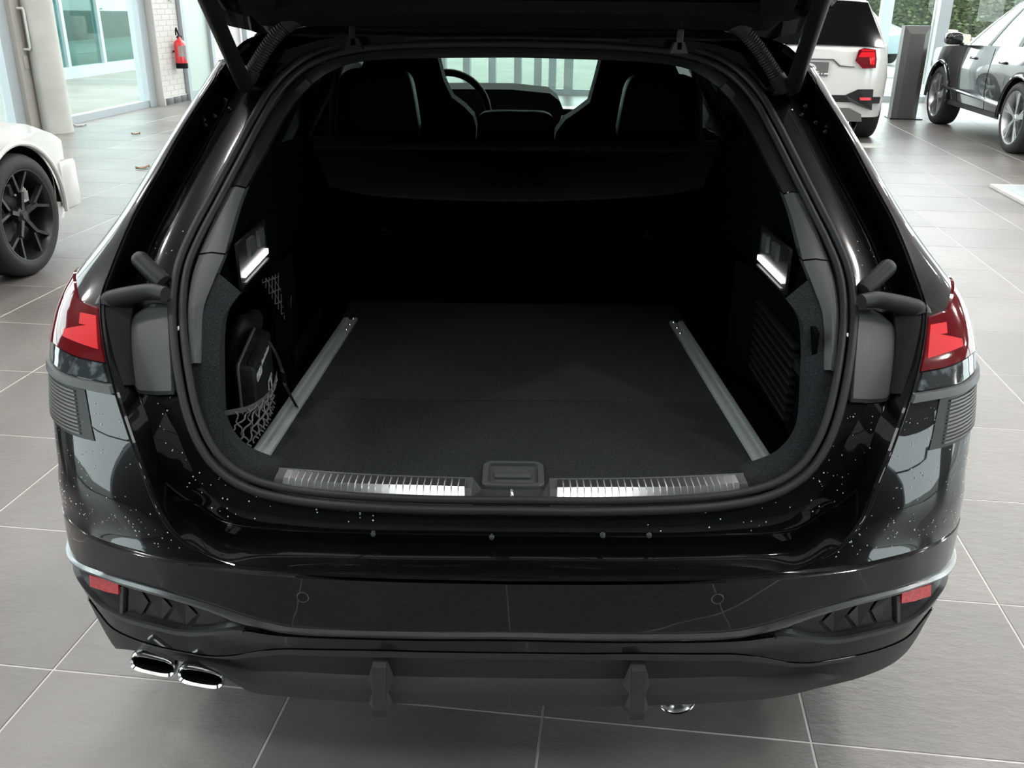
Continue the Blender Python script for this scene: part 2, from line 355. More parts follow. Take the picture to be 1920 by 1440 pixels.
p0 = ray_b(1754, 60, 19.5); pipe = turn(MB().lathe([(.001, -.05), (.10, -.05), (.10, 4.6), (.001, 4.6)], 20, 'z', (p0[0], 19.5, 0)).build('downpipe', 'steel')); tag(pipe, 'round steel post outside just behind the dark grey SUV', 'post')
kerb = turn(MB().cbox(5, 30, 29.4, 29.8, -.06, .16, .02).build('kerb', 'stone')); tag(kerb, 'stone kerb along the foot of the hedge', 'kerb')
hed = empty('hedge'); turn(hed); tag(hed, 'leafy green hedge on a stone bank outside the front glazing', 'hedge')
rg = np.random.default_rng(3)
mbh = MB()
for k in range(15000):
    a = rg.uniform(5, 22); b = 30.6+rg.uniform(0, 1.5); z = rg.uniform(.55, 2.8)
    if rg.random() < .25: b = 30.5+rg.uniform(0, .3)
    s = rg.uniform(.05, .11); n = rg.normal(size=3); n /= np.linalg.norm(n); t = np.cross(n, [0, 0, 1.]); t /= np.linalg.norm(t)+1e-9; u = np.cross(n, t); c = np.array([a, b+.35*math.sin(a*1.7)*.5, z])
    mbh.add([c-t*s, c-u*s*.5, c+t*s, c+u*s*.5], [(0, 1, 2, 3)])
tag(mbh.build('foliage', 'leaf', hed, smooth=False), kind='stuff')
MB().box(5, 22, 31.6, 32.0, .2, 2.6).build('inner_growth', 'leaf', hed, smooth=False)
for k in range(44):
    a = 5+k*.39; w = rg.uniform(.16, .24); hh = rg.uniform(.45, .8); mb = MB().cbox(a-w, a+w, 30.1, 30.7, -.06, hh, .05); mb.build('stone', 'stone', hed)
# neighbouring glazed building across the yard
nb = empty('neighbour_building'); turn(nb); tag(nb, 'neighbouring glass-fronted building across the paved yard', 'building')
thin_glass('teal_pane', (.36, .60, .57))
for b in (14.6, 16.9, 18.25, 20.3, 22.5, 25.0): MB().box(-11.1, -10.95, b-.05, b+.05, -.06, 4.4).build('mullion', 'frame_alu', nb, smooth=False)
for b0, b1 in ((14.6, 16.9), (16.9, 18.25), (18.25, 20.3), (20.3, 22.5), (22.5, 25)): MB().box(-11.03, -11.01, b0, b1, .1, 4.3).build('pane', 'teal_pane', nb, smooth=False)
MB().box(-11.12, -10.93, 12, 27, -.06, .16).build('base_rail', 'frame_alu', nb, smooth=False); MB().box(-15, -10.9, 12, 27, 4.3, 4.6).build('roof', 'wall_white', nb, smooth=False)
MB().box(-13.7, -13.2, 18.6, 19.1, -.06, 4.3).build('pillar', 'beam_grey', nb, smooth=False)
MB().box(-20, -19.8, 12, 40, -.06, 4.3).build('back_wall', 'teal_glass', nb, smooth=False)
# ================================================================ the black station wagon
CAR = empty('station_wagon', (0, 2.3, 0)); CAR['world_built'] = (0.0, 2.3, 0.0)
tag(CAR, 'black station wagon seen from behind with its tailgate open', 'car')
GZ = [.5, .60, .685, .78, .88, 1.0, 1.1, 1.2, 1.3, 1.42, 1.6]; GY = [.06, .08, .10, .135, .20, .33, .45, .575, .70, .85, 1.1]
_gz = np.linspace(.5, 1.6, 120); _gy = np.interp(_gz, GZ, GY); _gy = np.convolve(np.pad(_gy, 6, 'edge'), np.ones(13)/13, 'valid')
def So(x, z): return float(np.interp(z, _gz, _gy))+.24*x*x
def So_n(x, z):    # outward (towards the viewer) normal
    sx = .48*x; sz = (So(x, z+.01)-So(x, z-.01))/.02
    n = np.array([sx, -1, sz]); return n/np.linalg.norm(n)
def on(pts, off=0.): return [hit(px, py, lambda x, z: So(x, z)+off) for px, py in pts]
# ---- weatherstrip path
seal_px = [(958, 946), (800, 944), (640, 936), (540, 924), (470, 905), (418, 872), (385, 828), (362, 770), (347, 700), (338, 630), (336, 565), (346, 500), (370, 442), (400, 385), (440, 310), (480, 235), (522, 167), (575, 120), (640, 95), (720, 84), (820, 80), (965, 79)]
seal_l = on(seal_px); seal_l[0][0] = 0; seal_l[-1][0] = 0
half = smoothcurve(seal_l, 90)
ring = half[:-1]+[np.array([-p[0], p[1], p[2]]) for p in reversed(half[1:])]
ring_n = len(ring)
def ringframe(i):
    p = ring[i]; t = ring[(i+1) % ring_n]-ring[i-1]; t /= np.linalg.norm(t); n = So_n(p[0], p[2]); n = n-t*(n@t); n /= np.linalg.norm(n); b = np.cross(n, t); return p, t, n, b
def ring_sweep(prof, i0=0, i1=None):
    rows = []
    for i in (range(ring_n+1) if i1 is None else range(i0, i1+1)):
        p, t, n, b = ringframe(i % ring_n); rows.append([p+b*u+n*v for u, v in prof])
    return rows
# side sign: b points outwards or inwards? make +u = away from the opening centre
_p, _t, _n, _b = ringframe(45); SGN = 1 if _b[0]*_p[0] > 0 else -1
def circ(cu, cv, r, a0, a1, k): return [(SGN*(cu+r*math.cos(R(a))), cv+r*math.sin(R(a))) for a in np.linspace(a0, a1, k)]
bead_o = circ(.0095, .008, .0085, -60, 240, 9); bead_i = circ(-.0085, .002, .0075, -60, 240, 9)
MB().grid([r+[r[0]] for r in ring_sweep(bead_o)]).build('weatherstrip', 'rubber', CAR)
ws = MB().grid([r+[r[0]] for r in ring_sweep(bead_i)]).build('weatherstrip_lip', 'rubber', CAR)
# ---- painted channel between weatherstrip and outer skin (left half, mirrored)
A_px = [(958, 957), (700, 952), (540, 935), (470, 917), (412, 880), (374, 832), (350, 772), (334, 700), (326, 632), (323, 565), (333, 495), (358, 436), (388, 378), (428, 303), (468, 228), (510, 158), (563, 110), (640, 84), (965, 69)]
B_px = [(958, 1003), (700, 999), (560, 994), (433, 983), (375, 950), (327, 918), (293, 880), (278, 830), (262, 735), (255, 640), (250, 560), (285, 460), (330, 372), (377, 290), (415, 215), (455, 140), (520, 92), (640, 72), (965, 62)]
D_px = [(958, 1090), (700, 1084), (560, 1077), (440, 1062), (352, 1023), (300, 968), (267, 887), (240, 813), (213, 727), (195, 650), (188, 567), (205, 510), (247, 410), (295, 325), (343, 240), (395, 160), (424, 118), (560, 66), (965, 52)]
Ac = [p-So_n(p[0], p[2])*.004 for p in on(A_px)]; Bc = on(B_px, .0); Dc = on(D_px[:17], -.085)+[np.array([-.52, .80, 1.452]), np.array([0, .80, 1.463])]
for q in (Ac, Bc, Dc): q[0][0] = 0; q[-1][0] = 0
Cc = []
for k, (b, d) in enumerate(zip(Bc, Dc)):
    w = min(1, max(0, (k-4)/3)); lo = b+np.array([0, .002, -.022]); hi = d+np.array([.012, .075, -.02]) if k < 17 else d+np.array([0, .06, -.02])
    Cc.append(lo*(1-w)+hi*w)
Bd = [b+np.array([0, -.004, .0]) for b in Bc]
Dc2 = [d+np.array([0, .003, .004]) if k < 5 else d+np.array([.006, .004, .002]) for k, d in enumerate(Dc)]
def lines(*cs): return [dense(c, 8) for c in cs]
a_, b_, c_, d_, d2_ = lines(Ac, Bc, Cc, Dc, Dc2)
mid_ = [(p+q)/2+np.array([0, -.006, .004]) for p, q in zip(a_, b_)]
rows = [a_, mid_, b_]
sub = []
for r0, r1 in ((b_, c_), (c_, d2_)):
    for t in np.linspace(0, 1, 5)[(0 if r0 is b_ else 1):]: sub.append([p*(1-t)+q*t for p, q in zip(r0, r1)])
both('tailgate_channel', MB().grid(rows+sub[1:]+[d_]), 'paint_black', CAR)
sm = lambda a, b, x: (lambda t: t*t*(3-2*t))(min(1, max(0, (x-a)/(b-a))))
BX = [(0, .003), (.2, .006), (.42, .019), (.6, .052), (.70, .088), (.773, .125), (.83, .166), (.88, .222), (.908, .285), (.922, .38), (.925, .52), (.925, .72)]
plan = np.array(smoothcurve(BX, 240)); _sl = np.linspace(0, 1, 240)
both('channel_glint_bead', MB().tube([p+np.array([0, -.002, .001]) for p in b_[:120]], .0022, 8), 'paint_black', CAR); both('shut_glint_bead', MB().tube([p+np.array([0, .001, .001]) for p in d_[24:128]], .0022, 8), 'paint_black', CAR)  # thin glossy beads added along both edges to catch highlight lines
# ---- outer corner: slices from the shut edge out to the flank
ez = [p[2] for p in Dc[3:17]]; ex = [-p[0] for p in Dc[3:17]]; ey = [p[1] for p in Dc[3:17]]
o_ = np.argsort(ez); ez = np.array(ez)[o_]; ex = np.array(ex)[o_]; ey = np.array(ey)[o_]
XS = ([.5, .58, .68, .8, .9, .97, 1.0, 1.05, 1.1, 1.25, 1.38, 1.5], [.925, .925, .915, .924, .927, .915, .902, .866, .832, .756, .69, .62])
def corner(u, z, off=0.):
    def c(u):
        x0, y0 = np.interp(z, ez, ex), np.interp(z, ez, ey); xs = np.interp(z, *XS); ye = max(.50, y0+.17) if z < 1.02 else y0+.17
        sl = np.interp(z, [.577, .62, .8, 1.0, 1.3], [.10, .18, .35, .5, .7]); w = xs-x0
        P0 = np.array([x0, y0]); P1 = P0+np.array([1, sl])*w*np.interp(z, [.577, .65, .9, 1.1], [.88, .9, .92, .7]); P3 = np.array([xs, ye]); P2 = np.array([xs, ye-(ye-y0)*.72])
        q = P0*(1-u)**3+3*P1*u*(1-u)**2+3*P2*u*u*(1-u)+P3*u**3
        if z < .68:     # meet the bumper face at the crease
            w_ = 1-sm(.585, .68, z); s0 = np.interp(x0, plan[:, 0], _sl); s1 = np.interp(.5, plan[:, 1], _sl); sv_ = s0+(s1-s0)*u
            r = np.array([np.interp(sv_, _sl, plan[:, 0]), np.interp(sv_, _sl, plan[:, 1])+(y0-np.interp(s0, _sl, plan[:, 1]))*(1-sm(0, .8, u))]); q = q*(1-w_)+r*w_
        return np.array([-q[0], q[1], z])
    p = c(u)
    if off:
        e = 1e-3; t = c(min(u+e, 1))-c(max(u-e, 0)); t /= np.linalg.norm(t); n = np.array([-abs(t[1]), -abs(t[0]), 0]); n /= np.linalg.norm(n); p = p+n*off
    return p
us = np.linspace(0, 1, 25); zs = list(np.linspace(.577, .60, 4))+list(np.linspace(.615, 1.0, 22))+list(np.linspace(1.02, 1.385, 14))
cr = [[corner(u, z) for u in us] for z in zs]
flank_end = .78
ext = [[p for p in r]+[np.array([r[-1][0], flank_end if r[-1][1] < flank_end else r[-1][1]+.05, r[-1][2]])] for r in cr]
both('quarter_panel', MB().grid(ext), 'paint_black', CAR)
def cpatch(ulo, uhi, zlo, zhi, off, thick=.006, nu=14, nz=6):
    rows = []; offs = []
    for i in range(nz):
        row = []
        for j in range(nu):
            s = j/(nu-1); u0 = ulo; u = u0+(uhi-u0)*s
            a = zlo(u) if callable(zlo) else zlo; b = zhi(u) if callable(zhi) else zhi
            row.append((u, a+(b-a)*i/(nz-1)))
        rows.append(row)
    top = [[corner(u, z, off) for u, z in r] for r in rows]; bot = [[corner(u, z, off-thick) for u, z in r] for r in rows]
    return MB().slab(top, lambda i, j: bot[i][j]-top[i][j])
lt = lambda u: float(np.interp(u, [0, .2, .3, .4, .6, .8, 1], [.960, .966, .979, .990, 1.0, 1.0, .99])); lb = lambda u: .884+.012*sm(.1, .5, u)+.01*sm(.6, 1, u)
tl, tr = both('tail_light', cpatch(0.005, .94, lb, lt, .006, .02, 22, 9), 'lens_red', CAR)
tl['label'] = tr['label'] = 'red tail light lens wrapping round the corner'
for par, flip in ((tl, 0), (tr, 1)):
    def sp(name, mb, m): return (mb.mirror() if flip else mb).build(name, m, par)
    # parts of the lamp: parents are world-built too
    par['world_built'] = (0.0, 0.0, 0.0)
    sp('light_graphic', cpatch(.02, .30, lambda u: .902+.03*u, lambda u: .935-.06*max(0, u-.08), .0075, .004, 10, 4), 'lens_bright')
    sp('light_graphic', cpatch(.02, .16, lambda u: .934, lambda u: .95, .0075, .004, 6, 3), 'lens_bright')
    sp('turn_signal', cpatch(.02, .92, lambda u: .855+.012*sm(.2, .6, u), lambda u: lb(u)-.003, .004, .015, 18, 4), 'lens_smoke')
    sp('bright_strip', cpatch(.0, .97, lambda u: .840+.010*sm(.2, .6, u), lambda u: .852+.010*sm(.2, .6, u), .010, .02, 20, 4), 'grey_plastic')
for side in (0, 1):
    lou = cpatch(.15, .85, lambda u: .757+.008*sm(.2, .6, u), lambda u: .836+.010*sm(.2, .6, u), .002, .01, 12, 6)
    par = (lou.mirror() if side else lou).build('louvre_panel', 'satin_black', CAR); par['world_built'] = (0.0, 0.0, 0.0)
    for k in range(12):
        z0 = .764+k*.0059; sl = cpatch(.215, .84, lambda u: z0+.008*sm(.2, .6, u), lambda u: z0+.0032+.008*sm(.2, .6, u), .0055, .006, 12, 2)
        (sl.mirror() if side else sl).build('slat', 'slat_highlight', par)  # slats coloured lighter: the highlights on them are put into the colour
# ---- bumper face in (s, z): s runs along the plan curve from centre to flank
WL = ([.2, .28, .34, .40, .45, .5, .58], [.93, .957, .975, .993, 1.002, 1.003, 1.0]); INS = ([.2, .26, .385, .445, .46, .577], [.075, .062, .055, .028, .016, 0])
def face(s, z, off=0.):
    def c(s): return np.array([np.interp(s, _sl, plan[:, 0])*np.interp(z, *WL), np.interp(s, _sl, plan[:, 1])+np.interp(z, *INS)*(1-.9*np.interp(s, [.45, .68], [0, 1]))])
    p = c(s)
    if off:
        t = c(min(1, s+.004))-c(max(0, s-.004)); t /= np.linalg.norm(t); p = p+np.array([t[1], -t[0]])*off
    return np.array([-p[0], p[1], z])
_S, _Z = np.meshgrid(np.linspace(0, .665, 180), np.linspace(.2, .58, 150)); _F = proj(np.array([face(s, z) for s, z in zip(_S.ravel(), _Z.ravel())]))
def inv(px, py):
    i = int(np.argmin(((_F-np.array([px, py]))**2).sum(1))); s, z = _S.ravel()[i], _Z.ravel()[i]
    for _ in range(6):
        q = proj(face(s, z)); J = np.stack([(proj(face(s+1e-3, z))-q)/1e-3, (proj(face(s, z+1e-3))-q)/1e-3], 1)
        try: d = np.linalg.solve(J, np.array([px, py])-q)
        except Exception: break
        if np.abs(d).max() > .05: break
        s = min(.668, max(0, s+d[0])); z = min(.6, max(.2, z+d[1]))
    return s, z
def bound(pts, flat=True):
    q = sorted(inv(*p) for p in pts); s = np.array([a for a, _ in q]); z = np.array([b for _, b in q])
    ss = np.linspace(0, 1, 160); zz = np.interp(ss, s, z); k = np.ones(7)/7; zz = np.convolve(np.pad(zz, 3, 'edge'), k, 'valid')
    return lambda u: float(np.interp(u, ss, zz))
zA = bound([(958, 1184), (720, 1182), (560, 1176), (507, 1168), (453, 1152), (397, 1132), (320, 1109), (247, 1090), (190, 1071), (160, 1060), (143, 1052)])
zB = bound([(958, 1197), (720, 1195), (560, 1189), (507, 1182), (453, 1167), (397, 1145), (320, 1121), (247, 1101), (190, 1080), (165, 1070), (150, 1064)])
zC = bound([(958, 1200), (720, 1198), (500, 1188), (450, 1178), (400, 1184), (367, 1186), (340, 1186), (287, 1172), (227, 1155), (193, 1135), (175, 1118), (160, 1095)])
zD = bound([(958, 1222), (720, 1217), (530, 1213), (480, 1219), (433, 1228), (380, 1227), (313, 1213), (240, 1190), (197, 1162), (175, 1130), (163, 1105)])
zEr = bound([(958, 1318), (700, 1312), (560, 1302), (470, 1294), (400, 1278), (320, 1258), (260, 1235), (225, 1212), (195, 1180), (180, 1150)])
zEl = bound([(958, 1318), (700, 1312), (560, 1302), (470, 1294), (452, 1288), (440, 1268), (410, 1252), (320, 1231), (250, 1214), (228, 1214), (215, 1212), (195, 1180), (180, 1150)])
SS = list(np.linspace(0, 1, 97))
def band(z0, z1, n, off=0., s0=0., s1=1., thick=None):
    ss = [s for s in np.linspace(s0, s1, 97 if s1-s0 > .6 else 48)]
    g = lambda q, s: q(s) if callable(q) else q
    rows = [[face(s, g(z0, s)+(g(z1, s)-g(z0, s))*t, off(s, t) if callable(off) else off) for s in ss] for t in np.linspace(0, 1, n)]
    if thick is None: return MB().grid(rows)
    back = [[face(s, g(z0, s)+(g(z1, s)-g(z0, s))*t, (off(s, t) if callable(off) else off)-thick) for s in ss] for t in np.linspace(0, 1, n)]
    return MB().slab(rows, lambda i, j: back[i][j]-rows[i][j])
def whole(mb_l, name, m, parent=CAR):
    r = mb_l.mirror(); return MB().add(mb_l.v, mb_l.f).add(r.v, r.f).build(name, m, parent)
bt = band(.577, zA, 7); n_ = 97; top_row = bt.v[:n_]
lipr = [[face(s_, .5765, -.045) for s_ in np.linspace(0, 1, 97)], [face(s_, .5785, -.03) for s_ in np.linspace(0, 1, 97)], [face(s_, .5785, -.005) for s_ in np.linspace(0, 1, 97)], [face(s_, .577, 0) for s_ in np.linspace(0, 1, 97)]]
lg = MB().grid(lipr); bt.add(lg.v, lg.f)
bump = whole(bt, 'bumper', 'paint_black'); bump['world_built'] = (0.0, 0.0, 0.0)
whole(band(zA, zB, 4, lambda s, t: .006*math.sin(math.pi*t)+.003, thick=.02), 'bumper_trim_strip', 'accent_grey')
whole(band(zC, zD, 5, lambda s, t: .004), 'bumper_lower_band', 'paint_black')
sv = inv(452, 1172)[0]
vz0 = lambda s: zB(s)-.001; vz1 = lambda s: zC(s)+.001
for flip in (0, 1):
    b = band(vz0, vz1, 6, lambda s, t: -.016*math.sin(math.pi*min(1, max(0, t)))**.5-.001, s0=sv-.02, s1=.93); v = (b.mirror() if flip else b).build('bumper_vent', 'satin_black', CAR); v['world_built'] = (0.0, 0.0, 0.0)
    def px_patch(poly, off, th, name, m, par):
        sz = [inv(*p) for p in poly]; n = len(sz); f0 = [face(s, z, off) for s, z in sz]; f1 = [face(s, z, off-th) for s, z in sz]
        mb = MB().add(f0+f1, [tuple(range(n)), tuple(range(2*n-1, n-1, -1))]+[(k, (k+1) % n, (k+1) % n+n, k+n) for k in range(n)])
        return (mb.mirror() if flip else mb).build(name, m, par)
    px_patch([(170, 1077), (185, 1081), (224, 1093), (224, 1113), (200, 1108), (171, 1098)], .003, .012, 'reflector', 'reflector_red', v)
    px_patch([(226, 1100), (232, 1101), (230, 1151), (225, 1150)], .001, .012, 'vent_divider', 'grey_plastic', v)
    for hexp in ([(238, 1105), (262, 1112), (275, 1132), (262, 1156), (236, 1150)], [(268, 1112), (300, 1122), (318, 1142), (300, 1166), (268, 1158), (281, 1133)], [(308, 1123), (345, 1134), (366, 1155), (345, 1176), (308, 1168), (325, 1144)], [(355, 1137), (395, 1150), (425, 1166), (395, 1176), (356, 1178), (373, 1156)]):
        px_patch(hexp, -.005, .004, 'vent_facet', 'satin_black', v)
    g = band(lambda s: zC(s)+.004, lambda s: zC(s)-.006, 3, .006, s0=sv, s1=.95, thick=.014); (g.mirror() if flip else g).build('vent_rim', 'grey_plastic', v)
# diffuser, different lower edge on each side (tail pipes only on the left)
def dif_off(s, t):
    c = 1-sm(.42, .50, s); return .006-c*(.028*sm(.12, .24, t)-.030*sm(.70, .74, t))
dl = band(zD, zEl, 22, dif_off); dr = band(zD, zEr, 22, dif_off).mirror()
dif = MB().add(dl.v, dl.f).add(dr.v, dr.f)
for zE, fl in ((zEl, 0), (zEr, 1)):   # underside lip
    ss = np.linspace(0, 1, 97); r0 = [face(s, zE(s), dif_off(s, 1)) for s in ss]; r1 = [p+np.array([0, .05, .012]) for p in r0]; g = MB().grid([r0, r1]); g = g.mirror() if fl else g; dif.add(g.v, g.f)
dif = dif.build('diffuser', 'matt_black', CAR); dif['world_built'] = (0.0, 0.0, 0.0)
for sx in (-1, 1):
    x = sx*.247; fin = MB()
    y0 = face(.24, .30)[1]
    prof = [(y0+.005, .355), (y0-.012, .345), (y0-.034, .262), (y0-.030, .243), (y0+.03, .243)]
    w0, w1 = .013, .036
    fin.add([(x-w0, y, z) for y, z in prof]+[(x+w0, y, z) for y, z in prof], [(0, 1, 2, 3, 4), (9, 8, 7, 6, 5)]+[(k, k+1, k+6, k+5) for k in range(4)])
    for q in (-1, 1): fin.add([(x+q*w0, y0+.005, .352), (x+q*w0, y0-.024, .262), (x+q*w1, y0+.012, .262), (x+q*w0, y0-.02, .246), (x+q*w1, y0+.012, .25)], [(0, 1, 2), (1, 3, 4, 2)])
    fin.build('diffuser_fin', 'matt_black', dif, smooth=False)
# parking sensors, tiny circles set in the face
for px, py in ((568, 1119), (1345, 1122)):
    p = hit(px, py, lambda x, z: np.interp(abs(x), plan[:, 0], plan[:, 1])+np.interp(z, *INS)); 
    MB().lathe([(.0092, -.0020), (.0105, -.0026), (.0117, .0004)], 28, 'y', tuple(p)).build('parking_sensor', 'grey_plastic', bump)
    MB().lathe([(.0005, -.0016), (.0093, -.0016), (.0094, .002)], 28, 'y', tuple(p)).build('parking_sensor', 'satin_black', bump)
# tail pipes
def pipe(c, w, hgt, tilt, length=.035):
    def rr(w, h, n=28, k=3.2):
        out = []
        for i in range(n):
            a = 2*math.pi*i/n; cx, sx = math.cos(a), math.sin(a); out.append((w*math.copysign(abs(cx)**(2/k), cx), h*math.copysign(abs(sx)**(2/k), sx)))
        return out
    rows = []
    for dl_, dy in ((.0085, .075), (.0080, .02), (.0065, .003), (.0030, -.002), (.0005, .002), (0, .012), (.004, length)):
        rows.append([(c[0]+math.cos(tilt)*u-math.sin(tilt)*v, c[1]+dy, c[2]+math.sin(tilt)*u+math.cos(tilt)*v) for u, v in rr(w-dl_, hgt-dl_)])
    o = MB().grid(rows[2:], True).build('tail_pipe', 'chrome', CAR); o['world_built'] = (0.0, 0.0, 0.0); q = MB().grid(rows[:3], True).add(rows[0], [tuple(range(28))]).build('pipe_bore', 'dark_metal', o); return o
for px, py in ((286, 1249), (376, 1272)): pipe(at(px, py, Y=.118 if px < 300 else .096), .046, .0225, R(15 if px < 300 else 12)*-1)
c = at(1270, 1312, Y=.17); MB().lathe([(.036, .10), (.036, .004), (.039, 0), (.042, .004), (.042, .25)], 28, 'y', tuple(c)).build('tail_pipe', 'chrome', CAR)
MB().box(-.55, .55, .20, .9, .27, .33).build('underbody', 'deep_black', CAR, smooth=False)
# ---- interior of the load space
def wb(o): o['world_built'] = (0.0, 0.0, 0.0); return o
FZ = .665
def superell(c, r, e1=.35, e2=.35, n=28, m=14, taper=0.):
    sp = lambda v, e: math.copysign(abs(v)**e, v); rows = []
    for i in range(m+1):
        ph = -math.pi/2+math.pi*i/m; row = []
        for k in range(n):
            th = 2*math.pi*k/n; z = sp(math.sin(ph), e1); w = sp(math.cos(ph), e1)
            row.append((c[0]+r[0]*w*sp(math.cos(th), e2)*(1-taper*(z+1)/2), c[1]+r[1]*w*sp(math.sin(th), e2), c[2]+r[2]*z))
        rows.append(row)
    return MB().grid(rows, True)
# load floor: two carpeted boards with a joint
yj = at(960, 750, Z=FZ)[1]
MB().cbox(-.497, .497, .185, yj-.0015, FZ-.03, FZ, .004).build('load_floor', 'carpet', CAR); MB().cbox(-.497, .497, yj+.0015, 1.345, FZ-.03, FZ-.0005, .004).build('load_floor', 'carpet', CAR)
MB().box(-.72, .72, .17, 1.36, FZ-.05, FZ-.025).build('floor_pan', 'carpet_side', CAR, smooth=False)
# load rails
n0, f0 = np.array([-.528, .285]), np.array([-.487, 1.165])
prof = [(0, -.006), (0, .007), (.004, .0095), (.0135, .0095), (.0155, .003), (.0245, .003), (.0265, .0095), (.036, .0095), (.040, .007), (.040, -.006)]
rr = [[(x+u, y, FZ+v) for u, v in prof] for x, y in ((n0+(f0-n0)*t) for t in np.linspace(0, 1, 12))]
for fl in (0, 1):
    g = MB().grid(rr).add(rr[0], [tuple(range(10))]).add(rr[-1], [tuple(range(10))]); g = g.mirror() if fl else g; rl = wb(g.build('load_rail', 'aluminium', CAR))
    for t in (.88, .93, .985):
        p = n0+(f0-n0)*t; q = MB().lathe([(.0005, .003), (.003, .0025), (.0045, 0)], 12, 'z', (p[0]+.031 if fl == 0 else -(p[0]+.031), p[1], FZ+.0095)); q.build('rivet', 'chrome', rl)
# sill trim with ribbed bright strips
bot = [at(px, py, Z=.679) for px, py in ((528, 915.5), (632, 924.5), (704, 931), (775, 935.5), (872, 938))]
midl = [at(px, py, Z=.697) for px, py in ((531, 896), (629, 905), (704, 908.5), (760, 910), (872, 913))]
topl = [at(px, py, Z=.696) for px, py in ((538, 882), (640, 889.5), (704, 893), (775, 896), (874, 899))]
NB, NM, NT = smoothcurve(bot, 109), smoothcurve(midl, 109), smoothcurve(topl, 109)
base_rows = [[p+np.array([0, -.008, -.012]) for p in NB], [p+np.array([0, -.001, -.002]) for p in NB], [p+np.array([0, -.001, -.002]) for p in NM], [p+np.array([0, .001, -.002]) for p in NT], [p+np.array([0, .007, .001]) for p in NT], [p+np.array([0, .012, -.004]) for p in NT], [p+np.array([0, .014, -.03]) for p in NT]]
def extend(r):
    a = r[0]+(r[0]-r[8])/np.linalg.norm(r[0]-r[8])*.017; b = r[-1]+np.array([.012, 0, 0]); return [a]+r+[b]
base_rows = [extend(r) for r in base_rows]
for fl in (0, 1):
    g = MB().grid(base_rows); g.add([r[0] for r in base_rows], [tuple(range(7))]).add([r[-1] for r in base_rows], [tuple(range(7))])
    g = g.mirror() if fl else g; st = wb(g.build('sill_trim', 'grey_plastic', CAR))
    for k in range(27):
        i0, i1 = k*4, k*4+4; mb = MB()
        sec = []
        for w, hgt in ((.0, .0), (.10, .0018), (.90, .0018), (1., .0)):
            u = i0+4*w; L = lambda C: np.array([np.interp(u, range(109), [c[d] for c in C]) for d in range(3)])
            b, m2, t = L(NB), L(NM), L(NT); sec.append([b+np.array([0, -hgt, hgt*.3]), b*.5+m2*.5+np.array([0, -hgt, hgt*.5]), m2+np.array([0, -hgt*.6, hgt]), t+np.array([0, 0, hgt])])
        mb.grid(sec); mb = mb.mirror() if fl else mb; mb.build('rib', 'strip_metal', st)
# centre of the sill, load-floor handle and striker
cb = [at(876, 938, Z=.680), at(905, 940, Z=.672), at(958, 940, Z=.672), at(1012, 940, Z=.672), at(1044, 938, Z=.680)]; ct_ = [at(886, 895, Z=.695), at(903, 917, Z=.672), at(958, 918, Z=.672), at(1020, 917, Z=.672), at(1034, 896, Z=.695)]
MB().slab([cb, ct_], (0, 0, -.02)).build('sill_centre', 'matt_black', CAR, smooth=False)
def rrect(x0, x1, y0, y1, r, n=5):
    out = []
    for cx, cy, a in ((x1-r, y1-r, 0), (x0+r, y1-r, 90), (x0+r, y0+r, 180), (x1-r, y0+r, 270)):
        for k in range(n): t = R(a+90*k/(n-1)); out.append((cx+r*math.cos(t), cy+r*math.sin(t)))
    return out
ha, hb_, hc_ = at(903, 917, Z=FZ), at(1021, 917, Z=FZ), at(960, 871, Z=FZ)
o1 = rrect(ha[0], hb_[0], ha[1], hc_[1], .018); o2 = rrect(ha[0]+.011, hb_[0]-.011, ha[1]+.009, hc_[1]-.009, .010)
rows = [[(x, y, FZ-.005) for x, y in o1], [(x, y, FZ+.006) for x, y in o1], [((x*.75+u*.25), (y*.75+v*.25), FZ+.009) for (x, y), (u, v) in zip(o1, o2)], [(x, y, FZ+.008) for x, y in o2], [(x, y, FZ+.001) for x, y in o2]]
lh = wb(MB().grid(rows, True).add(rows[-1], [tuple(range(20))]).build('floor_handle', 'grey_plastic', CAR))
b0, b1 = at(927, 884, Z=FZ+.005), at(996, 896, Z=FZ+.005); MB().cbox(b0[0], b1[0], b1[1], b0[1], FZ, FZ+.007, .003).build('grip_bar', 'grey_plastic', lh)
b0, b1 = at(927, 905, Z=FZ+.005), at(996, 913, Z=FZ+.005); MB().cbox(b0[0], b1[0], b1[1], b0[1], FZ, FZ+.006, .002).build('grip_bar', 'accent_grey', lh)
s0, s1 = at(960, 939, Z=.674), at(960, 918, Z=.690); MB().tube([s0, s0*.5+s1*.5+np.array([0, -.002, .004]), s1, s1+np.array([0, .006, -.004]), s1+np.array([0, .006, -.03])], .0032, 10).build('striker', 'chrome', CAR)
# side trims round the opening (left, mirrored)
def strip(outer, inner, oo, oi, name, m, k=6):
    a, b = dense(on(outer, oo), k), dense(on(inner, oi), k); mid = [p*.45+q*.55+So_n(p[0], p[2])*.006 for p, q in zip(a, b)]
    back = [q+np.array([0, .035, 0]) for q in b]
    g = MB().grid([a, mid, b, back]); return both(name, g, m, CAR)
strip([(356, 684), (354, 640), (352, 580), (360, 520), (373, 478)], [(376, 681), (377, 640), (381, 580), (396, 537), (421, 478)], .012, .03, 'pillar_trim', 'grey_plastic')
strip([(374, 475), (395, 425), (415, 380), (430, 352)], [(422, 475), (434, 430), (447, 387), (460, 354)], .012, .03, 'pillar_trim', 'grey_plastic')
strip([(431, 350), (465, 285), (500, 220), (538, 170), (566, 143)], [(461, 351), (494, 292), (522, 238), (556, 188), (584, 158)], .012, .035, 'pillar_trim_upper', 'satin_black')
